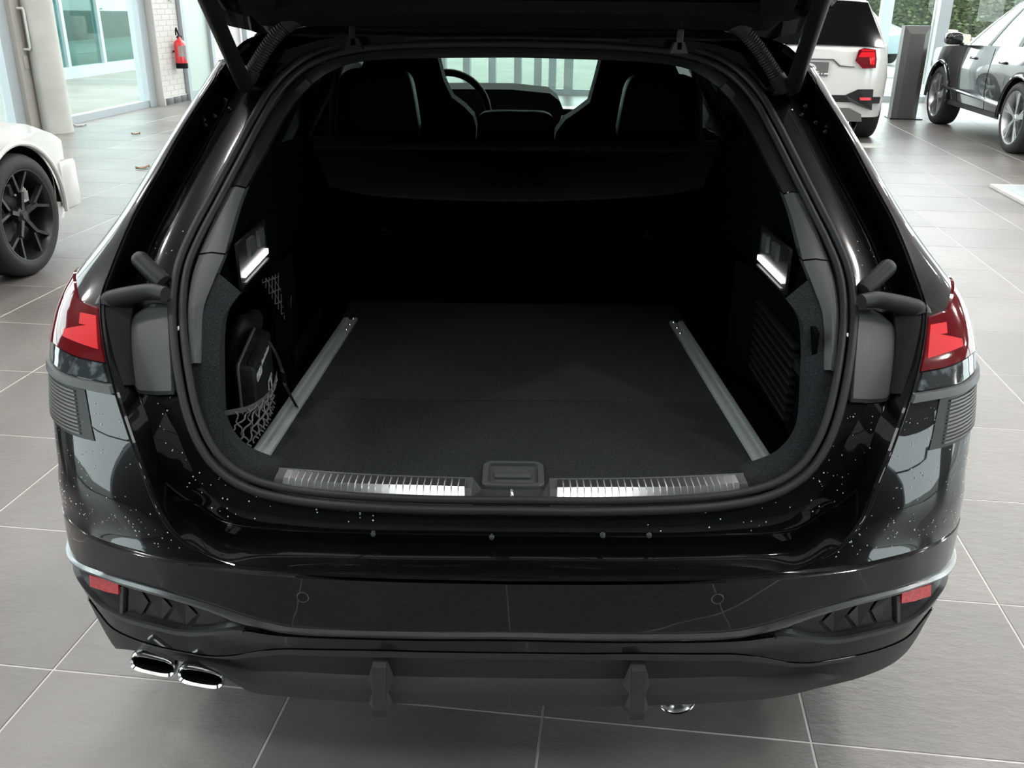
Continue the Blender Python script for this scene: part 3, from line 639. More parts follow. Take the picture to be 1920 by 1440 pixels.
ou = on([(568, 141), (600, 122), (640, 107), (720, 95), (820, 91), (965, 90)], .012); iu = on([(586, 156), (618, 135), (660, 119), (727, 111), (820, 109), (965, 108)], .04); ou[-1][0] = iu[-1][0] = 0
a, b = dense(ou, 6), dense(iu, 6); g = MB().grid([a, [p*.5+q*.5+np.array([0, -.004, .0]) for p, q in zip(a, b)], b, [q+np.array([0, .12, .03]) for q in b]]); whole(g, 'header_trim', 'satin_black')
strip([(525, 916), (475, 908), (425, 886), (391, 838), (367, 757), (356, 690), (356, 650), (357, 600), (366, 540), (388, 495)], [(522, 878), (467, 857), (440, 836), (421, 806), (414, 770), (412, 690), (412, 653), (416, 607), (427, 580), (452, 548)], .033, .055, 'lip_trim', 'carpet')
# side walls
nearp = on([(427, 580), (424, 520), (430, 470), (447, 400), (470, 335), (500, 285)], .085); farp = [np.array([-.575, 1.34, z]) for z in (.90, .95, 1.0, 1.05, 1.10, 1.16)]
rows = [[p*(1-t)+q*t+np.array([-.012*math.sin(math.pi*t), 0, 0]) for p, q in zip(nearp, farp)] for t in np.linspace(0, 1, 10)]
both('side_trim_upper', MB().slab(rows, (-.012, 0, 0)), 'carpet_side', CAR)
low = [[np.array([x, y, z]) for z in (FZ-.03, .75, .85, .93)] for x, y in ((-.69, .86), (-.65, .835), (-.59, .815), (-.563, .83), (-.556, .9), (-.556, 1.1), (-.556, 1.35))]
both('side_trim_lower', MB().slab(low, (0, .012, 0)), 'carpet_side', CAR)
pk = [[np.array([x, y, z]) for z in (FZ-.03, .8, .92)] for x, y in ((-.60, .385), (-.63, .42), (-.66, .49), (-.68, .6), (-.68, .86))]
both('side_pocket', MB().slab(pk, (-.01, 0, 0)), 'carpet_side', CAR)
def sw(px, py, X): return at(px, py, X=X)
MB().prism([sw(548, 655, -.553), sw(600, 572, -.553), sw(601, 600, -.553), sw(552, 690, -.553)], (.004, 0, 0)).build('side_slot', 'deep_black', CAR, smooth=False)
# right side pocket cover with fine louvres and 12 V socket flap
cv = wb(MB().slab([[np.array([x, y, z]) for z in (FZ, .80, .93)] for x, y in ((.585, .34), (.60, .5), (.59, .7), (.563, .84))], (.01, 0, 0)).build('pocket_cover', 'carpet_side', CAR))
for k in range(9): z = .705+k*.02; MB().cbox(.572, .590, .42, .74, z, z+.008, .002).build('vent_slat', 'satin_black', cv)
sk = at(1516, 692, X=.60); 
MB().cbox(.578, .597, sk[1]-.035, sk[1]+.035, sk[2]-.012, sk[2]+.012, .003).build('socket_flap', 'satin_black', CAR)
# load-space lamps with switch panels
for fl in (0, 1):
    e0, e1 = (at(450, 516, X=-.572), at(494, 470, X=-.572)) if not fl else (at(1475, 527, X=.572), at(1429, 482, X=.572)); sx = -1 if not fl else 1
    ax = e1-e0; ax = ax/np.linalg.norm(ax); up_ = np.cross([1, 0, 0], ax); up_ = up_ if up_[2] > 0 else -up_
    inn = np.array([-sx, 0, 0]); w = .0055
    lm = wb(MB().prism([e0-up_*.026-ax*.015, e1-up_*.026+ax*.015, e1+up_*.07+ax*.015, e0+up_*.07-ax*.015], inn*.006).build('lamp_panel', 'satin_black', CAR, smooth=False))
    MB().prism([e0-up_*w+inn*.006, e1-up_*w+inn*.006, e1+up_*w+inn*.006, e0+up_*w+inn*.006], inn*.005).build('lamp_lens', 'led', lm, smooth=False)
    MB().prism([e0-up_*.02+inn*.006, e1-up_*.02+inn*.006, e1-up_*.016+inn*.006, e0-up_*.016+inn*.006], inn*.006).build('lamp_bezel', 'grey_plastic', lm, smooth=False)
    for t in (.35, .75): c = e0+(e1-e0)*t+up_*.045+inn*.006; MB().prism([c-ax*.02-up_*.018, c+ax*.02-up_*.018, c+ax*.02+up_*.018, c-ax*.02+up_*.018], inn*.008).build('switch', 'grey_plastic', lm, smooth=False)
# elastic nets (left): triangular upper net and low webbing-edged net
t0, t1, t2 = at(489, 525, X=-.585), at(541, 505, X=-.565), at(541, 612, X=-.565); net = MB()
for k in range(9):
    s = (k+.5)/9; net.tube([t0+(t1-t0)*s, t0+(t2-t0)*min(1, s*1.0)], .0011, 5); net.tube([t1+(t2-t1)*s, t0+(t1-t0)*(1-s) if k % 2 else t0+(t2-t0)*s], .0011, 5)
net.tube([t1, t1*.5+t2*.5+np.array([.004, 0, 0]), t2], .003, 6).build('pocket_net', 'cord', CAR)
wl_ = smoothcurve([at(416, 776, Y=.285), at(440, 772, Y=.29), at(468, 765, Y=.31), at(495, 748, Y=.36), at(512, 725, Y=.42), at(519, 700, Y=.50)], 30)
cn = wb(MB().slab([[p+np.array([0, 0, .005]) for p in wl_], [p-np.array([0, 0, .005]) for p in wl_]], (0, .0025, 0)).build('cargo_net', 'webbing', CAR))
lowc = smoothcurve([at(418, 800, Y=.285), at(426, 822, Y=.285), at(443, 840, Y=.29), at(460, 845, Y=.31), at(485, 820, Y=.36), at(505, 790, Y=.44), at(515, 760, Y=.52)], 30); net = MB()
for k in range(0, 29, 3):
    for sh in (7, -7):
        j = k+sh
        if 0 <= j < 30:
            a, b = wl_[k], lowc[j]; net.tube([a+(b-a)*t+np.array([.004*math.sin(t*19), -.012*math.sin(math.pi*t), 0]) for t in np.linspace(0, 1, 14)], .0018, 5)
net.build('net_cord', 'cord', cn)
# strap hooked over the left rail
sp_ = smoothcurve([at(505, 640, Y=.62), at(520, 668, Y=.60), at(531, 700, Y=.57), at(535, 722, X=-.515), at(557, 764, Z=FZ+.012)], 24)
MB().slab([[p+np.array([-.004, 0, .002]) for p in sp_], [p+np.array([.004, 0, -.002]) for p in sp_]], (0, -.002, .001)).build('lashing_strap', 'satin_black', CAR)
# rear seat backs, three sections
for x0, x1 in ((-.575, -.096), (-.090, .118), (.124, .575)):
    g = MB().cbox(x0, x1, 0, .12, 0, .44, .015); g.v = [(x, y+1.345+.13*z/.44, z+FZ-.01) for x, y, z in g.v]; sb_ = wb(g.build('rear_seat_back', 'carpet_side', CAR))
for px, py in ((722, 430), (1211, 434)):
    c = at(px, py, Y=1.375); MB().box(c[0]-.017, c[0]+.017, c[1]-.004, c[1]+.02, c[2]+.021, c[2]+.023).build('anchor_mark', 'print_grey', CAR, smooth=False)
    a = MB()
    a.prism([c+np.array(q) for q in ((-.018, -.006, -.017), (.018, -.006, -.017), (.018, -.006, -.011), (-.018, -.006, -.011))], (0, .01, 0)); a.prism([c+np.array(q) for q in ((-.008, -.006, -.006), (.008, -.006, -.006), (.004, -.006, .006), (-.003, -.006, .004))], (0, .01, 0)); a.build('anchor_mark', 'print_grey', CAR, smooth=False)
MB().box(-.74, .74, 1.50, 1.53, FZ-.1, 1.10).build('seat_leak_block', 'deep_black', CAR, smooth=False)  # black sheet added behind the seats to stop light leaking through the gaps
for s in (-1, 1): MB().box(s*.735 if s < 0 else .555, -.555 if s < 0 else .735, 1.36, 1.40, FZ-.1, 1.10).build('seat_corner_block', 'carpet_side', CAR, smooth=False)  # blocks added at the seat corners to shut out leaking light
# luggage cover pulled back on its cassette
cvf = lambda x, z: 1.33-(1.117-z)/.25
top_px = [(591, 285), (700, 284), (830, 284), (966, 285), (1100, 286), (1230, 287), (1345, 288)]; bot_px = [(616, 347), (690, 362), (825, 371), (966, 374), (1105, 371), (1240, 362), (1318, 350)]
rows = [[hit(a[0]*(1-t)+b[0]*t, a[1]*(1-t)+b[1]*t, cvf) for a, b in zip(top_px, bot_px)] for t in np.linspace(0, 1, 5)]; rows = [smoothcurve(r, 32) for r in rows]
lc = wb(MB().slab(rows, (0, .002, -.006)).build('luggage_cover', 'cover_vinyl', CAR))
fr = [hit(*q, cvf) for q in ((930, 329), (1006, 330), (1018, 350), (919, 350))]; fi = [hit(*q, cvf) for q in ((934, 333), (1003, 334), (1010, 346), (927, 346))]
u3 = np.array([0, -.001, .004]); MB().add(fr+[p+u3 for p in fr]+[p+u3 for p in fi]+fi, [(k, (k+1) % 4, (k+1) % 4+4, k+4) for k in range(4)]+[(k+4, (k+1) % 4+4, (k+1) % 4+8, k+8) for k in range(4)]+[(k+8, (k+1) % 4+8, (k+1) % 4+12, k+12) for k in range(4)]).build('cover_handle', 'satin_black', lc, smooth=False)
MB().tube([(-.60, 1.365, 1.125), (-.3, 1.365, 1.125), (.3, 1.365, 1.125), (.60, 1.365, 1.125)], .027, 16).build('cover_cassette', 'satin_black', lc)
# headrests
for c, r, tp in (((-.41, 1.50, 1.228), (.132, .06, .102), .22), ((.427, 1.50, 1.222), (.132, .06, .100), .22), ((.0, 1.49, 1.160), (.118, .05, .055), .06)):
    hr = wb(superell(c, r, .38, .3, 32, 16, tp).build('headrest', 'leather', CAR))
    for s in (-.06, .06): MB().tube([(c[0]+s, c[1], c[2]-r[2]-.03), (c[0]+s, c[1], c[2]-r[2]+.02)], .006, 8).build('headrest_post', 'chrome', hr)
for s in (-1, 1): MB().tube([(s*.53, 1.62, 1.36), (s*.555, 1.56, 1.25), (s*.555, 1.50, 1.12)], .010, 6).build('seat_belt', 'webbing', CAR)
# front seats, steering wheel, dashboard
ol = [at(*q, Y=2.4) for q in ((700, 60), (815, 60), (821, 110), (831, 150), (847, 183), (870, 200), (887, 218), (893, 240), (891, 290), (690, 330), (640, 300), (650, 200), (680, 120))]
orr = [at(*q, Y=2.4) for q in ((1140, 60), (1250, 60), (1265, 120), (1300, 200), (1310, 300), (1240, 330), (1039, 290), (1039, 267), (1043, 248), (1060, 225), (1085, 208), (1106, 192), (1118, 150), (1128, 110))]
for q in (ol, orr): MB().prism(q, (0, .14, 0)).build('front_seat', 'fabric_black', CAR, smooth=False)
swc = at(838, 215, Y=2.9); swr = []
for k in range(41): a = 2*math.pi*k/40; swr.append((swc[0]+.185*math.cos(a), swc[1]+.05*math.sin(a), swc[2]+.175*math.sin(a)))
MB().tube(swr, .016, 10, False).build('steering_wheel', 'leather', CAR)
dsh = [at(*q, Y=3.15) for q in ((560, 170), (872, 167), (960, 168), (1031, 175), (1050, 190), (1056, 205), (1048, 232), (1200, 236), (1330, 240), (1340, 420), (560, 420))]
MB().prism(dsh, (0, .35, 0)).build('dashboard', 'fabric_black', CAR, smooth=False)
MB().box(-.7, .7, 1.36, 3.6, .30, .36).build('cabin_floor', 'deep_black', CAR, smooth=False)
# ---- plastic covers, rubber lips and buffers in the channel
cvl = on([(318, 572), (290, 566), (268, 578), (250, 592), (243, 610), (243, 650), (246, 690), (250, 725), (259, 738), (290, 741), (327, 740), (325, 690), (322, 640)], -.012)
cen = sum(cvl)/len(cvl)+np.array([0, -.006, .002])
def dome(outline, depth, name, m):
    n = len(outline); c = sum(outline)/n; rows = [[p+np.array([0, depth, -.0]) for p in outline], outline, [p*.92+c*.08+np.array([0, -.006, .003]) for p in outline], [p*.5+c*.5+np.array([0, -.009, .004]) for p in outline], [c+np.array([0, -.010, .004])]*n]
    return both(name, MB().grid(rows, True), m, CAR)
dome(resample(cvl+[cvl[0]], 53)[:-1], .035, 'drain_cover', 'grey_plastic')
sidew = on([(192, 556), (250, 560), (243, 610), (243, 650), (250, 722)], -.03); sideo = on([(190, 556), (191, 590), (193, 640), (200, 680), (212, 722)], -.08)
both('lamp_side_cover', MB().slab([resample(sideo, 12), resample(sidew[1:], 12)], (0, .01, 0)), 'satin_black', CAR)
lip = smoothcurve(on([(196, 578), (202, 566), (222, 559), (252, 552), (284, 547), (310, 552)], -.058), 20)
both('corner_gasket', MB().tube(lip, lambda i: .020-.006*abs(i/19-.15), 14), 'rubber', CAR)
bu = on([(307, 530), (285, 500), (268, 478)], -.03); bu[2] = bu[2]+np.array([0, -.03, .005]); bu[1] = bu[1]+np.array([0, -.018, .002])
for fl in (0, 1):
    q = mx(bu) if fl else bu; pth = resample(q, 14); b = wb(MB().tube(pth, lambda i: .0170+.0008*(i % 2)-(.004 if i == 13 else 0), 16).build('rubber_buffer', 'rubber', CAR))
    tip = pth[-1]; d = pth[-1]-pth[-2]; d = d/np.linalg.norm(d); MB().tube([tip+d*.0005, tip+d*.002], .005, 12).build('buffer_screw', 'grey_plastic', b)
    MB().tube([p+np.array([.0 if fl else 0, .004, -.018]) for p in resample(q, 10)], .010, 12).build('buffer_foot', 'rubber', b)
# bolts on the channel
for px, py in ((423, 188), (403, 218), (385, 235), (382, 225), (430, 205)):
    p = on([(px, py)], -.01)[0]
    for s in (1, -1): superell((p[0]*s, p[1], p[2]), (.006, .004, .006), 1, 1, 12, 6).build('bolt', 'dark_metal', CAR)
# ---- tailgate
TH = np.array([0, .86, 1.447]); TD = np.array([0, -.80, .60]); TN = np.array([0, -.60, -.80])     # hinge line, lid direction, inner-side direction
def lid(x, q, n=0.): return TH+np.array([x, 0, 0])+TD*q+TN*n
hwq = lambda q: float(np.interp(q, [0, .02, .06, .15, .5, .8, 1.1, 1.16], [.57, .635, .655, .68, .70, .71, .68, .60]))
def lidstrip(q0, q1, k, f0, f1, n0, n1, th, name, m, par=CAR, nx=24):
    rows = [[lid(x, q, n0+(n1-n0)*t) for x in np.linspace(-f0(q) if callable(f0) else f0, f1(q) if callable(f1) else f1, nx)] for t, q in zip(np.linspace(0, 1, k), np.linspace(q0, q1, k))]
    return MB().slab(rows, TN*th).build(name, m, par)
tg = wb(lidstrip(-.01, .11, 8, hwq, hwq, .0, .005, -.06, 'tailgate', 'paint_black'))
lidstrip(.53, 1.16, 10, hwq, hwq, .0, .0, -.07, 'tailgate_panel', 'paint_black', tg)
for s in (-1, 1):
    rows = [[lid(s*(hwq(q)-w), q, .01*math.sin(w*40)) for w in np.linspace(0, .13, 6)] for q in np.linspace(.09, .56, 14)]; MB().slab(rows, TN*-.06).build('tailgate_side', 'paint_black', tg)
rows = [[lid(x, q, .0) for x in np.linspace(-hwq(q)+.1, hwq(q)-.1, 16)] for q in np.linspace(.10, .55, 6)]; MB().slab(rows, TN*-.005).build('rear_window', 'privacy', tg)
lidstrip(.055, .12, 5, lambda q: hwq(q)-.10+.0*q, lambda q: hwq(q)-.10, .022, .03, -.03, 'tailgate_lining', 'satin_black', tg)
lidstrip(.54, 1.10, 8, lambda q: hwq(q)-.06, lambda q: hwq(q)-.06, .03, .035, -.03, 'tailgate_lining', 'satin_black', tg)
for x in (-.545, .545):     # lining flanks
    rows = [[lid(x+w, q, .028) for w in np.linspace(-.035, .035, 4)] for q in np.linspace(.10, .56, 8)]; MB().slab(rows, TN*-.02).build('tailgate_lining', 'satin_black', tg)
for (px, py), m in (((659, 30), 'dark_metal'), ((1278, 38), 'accent_grey')):
    c = at(px, py, Y=.80); MB().cbox(c[0]-.036, c[0]+.036, c[1]-.004, c[1]+.01, c[2]-.004, c[2]+.004, .001).build('hinge_plate', 'accent_grey', tg)
    for s in (-.032, .032): superell((c[0]+s, c[1], c[2]-.012), (.006, .005, .006), 1, 1, 10, 6).build('hinge_bolt', 'chrome', tg)
    MB().cbox(c[0]-.007, c[0]+.007, c[1], c[1]+.012, c[2]-.062, c[2]-.018, .002).build('hinge_arm', m, CAR); 
    MB().add([(c[0]-.02, c[1]+.0, c[2]-.068), (c[0]+.02, c[1], c[2]-.068), (c[0]+.011, c[1], c[2]-.045), (c[0]-.011, c[1], c[2]-.045), (c[0]-.02, c[1]+.03, c[2]-.068), (c[0]+.02, c[1]+.03, c[2]-.068), (c[0]+.011, c[1]+.03, c[2]-.045), (c[0]-.011, c[1]+.03, c[2]-.045)], [(0, 1, 2, 3), (4, 5, 6, 7), (0, 1, 5, 4), (1, 2, 6, 5), (2, 3, 7, 6), (3, 0, 4, 7)]).build('hinge_base', m, CAR, smooth=False)
# power struts
for (p0, p1) in (((459, 160), (388, 0)), ((1486, 166), (1541, 0))):
    a = on([p0], -.045)[0]; b = at(*p1, Y=.60); e = b+(b-a)*.55
    MB().tube([a, a*.98+e*.02, e], lambda i: .0175, 18).build('tailgate_strut', 'satin_black', CAR); superell(tuple(a), (.015, .015, .015), 1, 1, 14, 8).build('strut_joint', 'satin_black', CAR)
def corr(pts, r, n, name, m):
    p = smoothcurve(pts, n); return MB().tube(p, lambda i: r*(1.0 if i % 2 else .86), 14).build(name, m, CAR)
for s in (0, 1):
    if s == 0:
        P = [at(470, 138, Y=.80), at(482, 118, Y=.80), at(503, 85, Y=.80), at(525, 58, Y=.80), at(540, 45, Y=.80)]; E = at(575, 36, Y=.82)
        Q = [at(472, 165, Y=.81), at(490, 168, Y=.82), at(506, 160, Y=.83), at(520, 138, Y=.84), at(533, 125, Y=.85), at(560, 108, Y=.87)]
    else:
        P = [at(1460, 150, Y=.80), at(1445, 126, Y=.80), at(1425, 95, Y=.80), at(1405, 70, Y=.80), at(1395, 58, Y=.80)]; E = at(1358, 45, Y=.82)
        Q = [at(1464, 170, Y=.81), at(1448, 177, Y=.82), at(1432, 168, Y=.83), at(1420, 152, Y=.84), at(1408, 138, Y=.85), at(1385, 122, Y=.87)]
    corr(P, .0165, 44, 'cable_conduit', 'rubber'); corr(Q, .0065, 48, 'washer_hose', 'rubber')
    d = P[0]-P[1]; d /= np.linalg.norm(d); MB().tube([P[0]-d*.01, P[0]+d*.012, P[0]+d*.03], lambda i: (.018, .019, .013)[i], 16).build('conduit_boot', 'rubber', CAR)
    d = P[-1]-P[-2]; d /= np.linalg.norm(d); MB().tube([P[-1]-d*.008, P[-1]+d*.012, (P[-1]+E)/2+np.array([0, 0, .004]), E], lambda i: (.017, .018, .018, .014)[i], 16).build('conduit_boot', 'rubber', CAR)
# ---- rest of the body shell
def xs_at(z): return float(np.interp(z, [.2, .3, .45, .58, .8, .9, .97, 1.02], [.86, .90, .92, .925, .915, .903, .885, .86]))
AR = .355
def zlow(y): 
    z = .24
    for c in (.98, 3.88):
        if abs(y-c) < AR: z = max(z, .335+math.sqrt(AR*AR-(y-c)**2))
    return z
ycols = sorted(set(list(np.linspace(.70, 4.55, 60))+[c+AR*math.cos(t) for c in (.98, 3.88) for t in np.linspace(0, math.pi, 25)]))
nose = lambda y: 1-.32*sm(3.9, 4.75, y)**2
rows = [[np.array([-xs_at(zlow(y)+(np.interp(y, [.7, 3.3, 4.55], [.99, .97, .78])-zlow(y))*t)*nose(y), y, zlow(y)+(np.interp(y, [.7, 3.3, 4.55], [.99, .97, .78])-zlow(y))*t]) for t in np.linspace(0, 1, 9)] for y in ycols]
both('body_side', MB().grid(rows), 'paint_black', CAR)
rows = [[np.array([x, y, np.interp(y, [.85, 1.5, 2.4, 2.95], [1.455, 1.468, 1.46, 1.40])-.09*(x/.62)**4]) for x in np.linspace(-.60, .60, 17)] for y in np.linspace(.87, 2.95, 10)]
MB().slab(rows, (0, 0, -.03)).build('roof', 'paint_black', CAR)
both('roof_rail', MB().tube([(-.60, y, 1.43+.012*math.sin(math.pi*(y-.95)/2)) for y in np.linspace(.95, 2.95, 14)], .014, 10), 'satin_black', CAR)
yy = np.linspace(.80, 3.45, 16); zr = lambda y: float(np.interp(y, [.8, 2.4, 2.95, 3.45], [1.37, 1.385, 1.33, 1.06])); xr = lambda y: float(np.interp(y, [.8, 2.95, 3.45], [.655, .655, .78]))
rows = [[np.array([-(xs_at(.97)*(1-t)+xr(y)*t), y, .975*(1-t)+zr(y)*t]) for t in np.linspace(0, 1, 5)] for y in yy]
both('side_window', MB().slab(rows, (.005, 0, 0)), 'privacy', CAR)
for y0 in (1.05, 1.72, 2.35): both('window_pillar', MB().slab([[np.array([-(xs_at(.97)*(1-t)+xr(y)*t)-.001, y, .975*(1-t)+zr(y)*t]) for t in np.linspace(0, 1, 5)] for y in (y0, y0+.09)], (.05, 0, 0)), 'satin_black', CAR)
both('roof_edge', MB().slab([[np.array([-xr(y)+d, y, zr(y)+e]) for d, e in ((0, -.005), (.01, .03), (.06, .065))] for y in np.linspace(.83, 2.95, 12)], (.005, 0, -.015)), 'paint_black', CAR)
rows = [[np.array([x*(1+.28*t), 2.93+.80*t, 1.40-.40*t-.03*(x/.6)**2]) for x in np.linspace(-.60, .60, 13)] for t in np.linspace(0, 1, 8)]
MB().slab(rows, (0, .002, .004)).build('windscreen', 'windscreen', CAR)
rows = [[np.array([x*.86*nose(y), y, np.interp(y, [3.6, 4.0, 4.4, 4.7], [1.0, .95, .86, .74])-.03*x*x]) for x in np.linspace(-1, 1, 13)] for y in np.linspace(3.62, 4.7, 10)]
MB().slab(rows, (0, 0, -.02)).build('bonnet', 'paint_black', CAR)
MB().cbox(-.72, .72, 4.45, 4.74, .22, .74, .06).build('front_bumper', 'paint_black', CAR)
def wheel(root, c, Rw, wd, face_sign, style, nsp, tyre='tyre', rim='rim_black', axis='x', caliper=None, steer=0):
    """wheel lying in the y-z plane; face_sign = +1 when the outer face looks to +x"""
    s = face_sign; x0 = c[0]; rr_ = Rw*.745
    prof = [(rr_, .0), (rr_+.012, .008), (Rw*.86, .012), (Rw*.965, -.006), (Rw, -.03), (Rw, -wd+.03), (Rw*.965, -wd), (rr_, -wd+.01)]
    w = MB().lathe([(r, s*h) for r, h in prof], 56, 'x', c).build('wheel', tyre, root)
    if root.get('world_built'): wb(w)
    for k in range(3): h = -wd*(.3+.2*k); MB().lathe([(Rw+.0015, s*(h-.012)), (Rw+.003, s*h), (Rw+.0015, s*(h+.012))], 48, 'x', c).build('tread_band', 'tyre', w)
    MB().lathe([(rr_+.004, s*.006), (rr_-.004, s*.004), (rr_-.014, s*-.012), (rr_-.03, s*-.06), (rr_-.03, s*-wd)], 48, 'x', c).build('rim', rim, w)
    MB().lathe([(.001, s*-.12), (rr_-.03, s*-.12)], 32, 'x', c).build('wheel_well', 'deep_black', w)
    MB().lathe([(.001, s*-.085), (rr_*.62, s*-.085), (rr_*.62, s*-.1)], 36, 'x', c).build('brake_disc', 'dark_metal', w)
    MB().lathe([(.001, s*-.012), (.026, s*-.012), (.03, s*-.02), (.05, s*-.03), (.055, s*-.06)], 28, 'x', c).build('hub', rim, w)
    if caliper: 
        g = MB()
        for t in np.linspace(-.35, .35, 6): a = 1.0+t; g.box(c[0]+s*-.10, c[0]+s*-.06, c[1]+rr_*.55*math.cos(a)-.025, c[1]+rr_*.55*math.cos(a)+.025, c[2]+rr_*.55*math.sin(a)-.03, c[2]+rr_*.55*math.sin(a)+.03)
        g.build('caliper', caliper, w, smooth=False)
    for k in range(nsp):
        a0 = 2*math.pi*k/nsp+.3
        def pt(r, da, dx): return (c[0]+s*dx, c[1]+r*math.cos(a0+da), c[2]+r*math.sin(a0+da))
        def bar(r0, d0, w0, r1, d1, w1):
            q = [pt(r0, d0-w0/r0, -.022), pt(r1, d1-w1/r1, -.006), pt(r1, d1+w1/r1, -.006), pt(r0, d0+w0/r0, -.022)]; return MB().prism(q, (s*-.03, 0, 0))
        if style == 'Y':
            g = bar(.03, 0, .014, rr_*.52, 0, .011)
            for sg in (-1, 1): b = bar(rr_*.48, sg*.02, .010, rr_-.01, sg*.27, .009); g.add(b.v, b.f)
        else:
            g = bar(.03, 0, .016, rr_-.01, .16, .034); b = bar(rr_*.35, .05, .01, rr_-.01, -.10, .012); g.add(b.v, b.f)
        g.build('spoke', rim, w, smooth=False)
    return w
for s in (-1, 1):
    for y in (.98, 3.88): wheel(CAR, (s*.905, y, .335), .335, .24, s, 'Y', 5, rim='rim_black')
both('wheel_house', MB().slab([[np.array([-x, .98+AR*math.cos(t), .335+AR*math.sin(t)]) for t in np.linspace(0, math.pi, 20)] for x in (.60, .90)], (0, 0, .002)), 'deep_black', CAR)

# pins along the ledge and water drops on the paint
for px, py in ((431, 986), (700, 1001), (922, 1007), (1130, 1004), (1217, 1004)):
    p = hit(px, py, lambda x, z: So(x, z)-.003); MB().lathe([(.0005, -.004), (.003, -.004), (.0045, -.003), (.0052, .004)], 14, 'y', tuple(p)).build('ledge_pin', 'grey_plastic', CAR)
rg = np.random.default_rng(11); dm = MB(); t8 = [(math.cos(a), math.sin(a)) for a in np.linspace(0, 2*math.pi, 7)[:-1]]
def drop(p, n, r):
    n = np.asarray(n)/np.linalg.norm(n); a = np.cross(n, [0, 0, 1.]); a = a/(np.linalg.norm(a)+1e-9); b = np.cross(n, a)
    dm.add([p+(a*x+b*y)*r for x, y in t8]+[p+n*r*.5+(a*x+b*y)*r*.55 for x, y in t8]+[p+n*r*.7], [(k, (k+1) % 6, (k+1) % 6+6, k+6) for k in range(6)]+[(k+6, (k+1) % 6+6, 12) for k in range(6)])
for s in (-1, 1):
    for k in range(150):
        u, z = rg.beta(1.2, 2.2)*.75, rg.uniform(.60, .83) if k < 110 else rg.uniform(.59, .64); p = corner(u, z, .0005); n = corner(u, z, .01)-corner(u, z, .0); p[0] *= -s; n[0] *= -s; drop(p, n, rg.uniform(.0008, .0017))
    for k in range(70):
        i = int(rg.uniform(8, 90)); w = rg.uniform(.1, .9); p = a_[i]*(1-w)+b_[i]*w+np.array([0, -.006, .0035]); n = So_n(p[0], p[2]).copy(); p = p.copy(); p[0] *= -s; n[0] *= -s; drop(p, n, rg.uniform(.0008, .0018))
mat('water', (.75, .78, .78), .08, 0, 1., .8)
tag(dm.build('water_drops', 'water', CAR), kind='stuff')
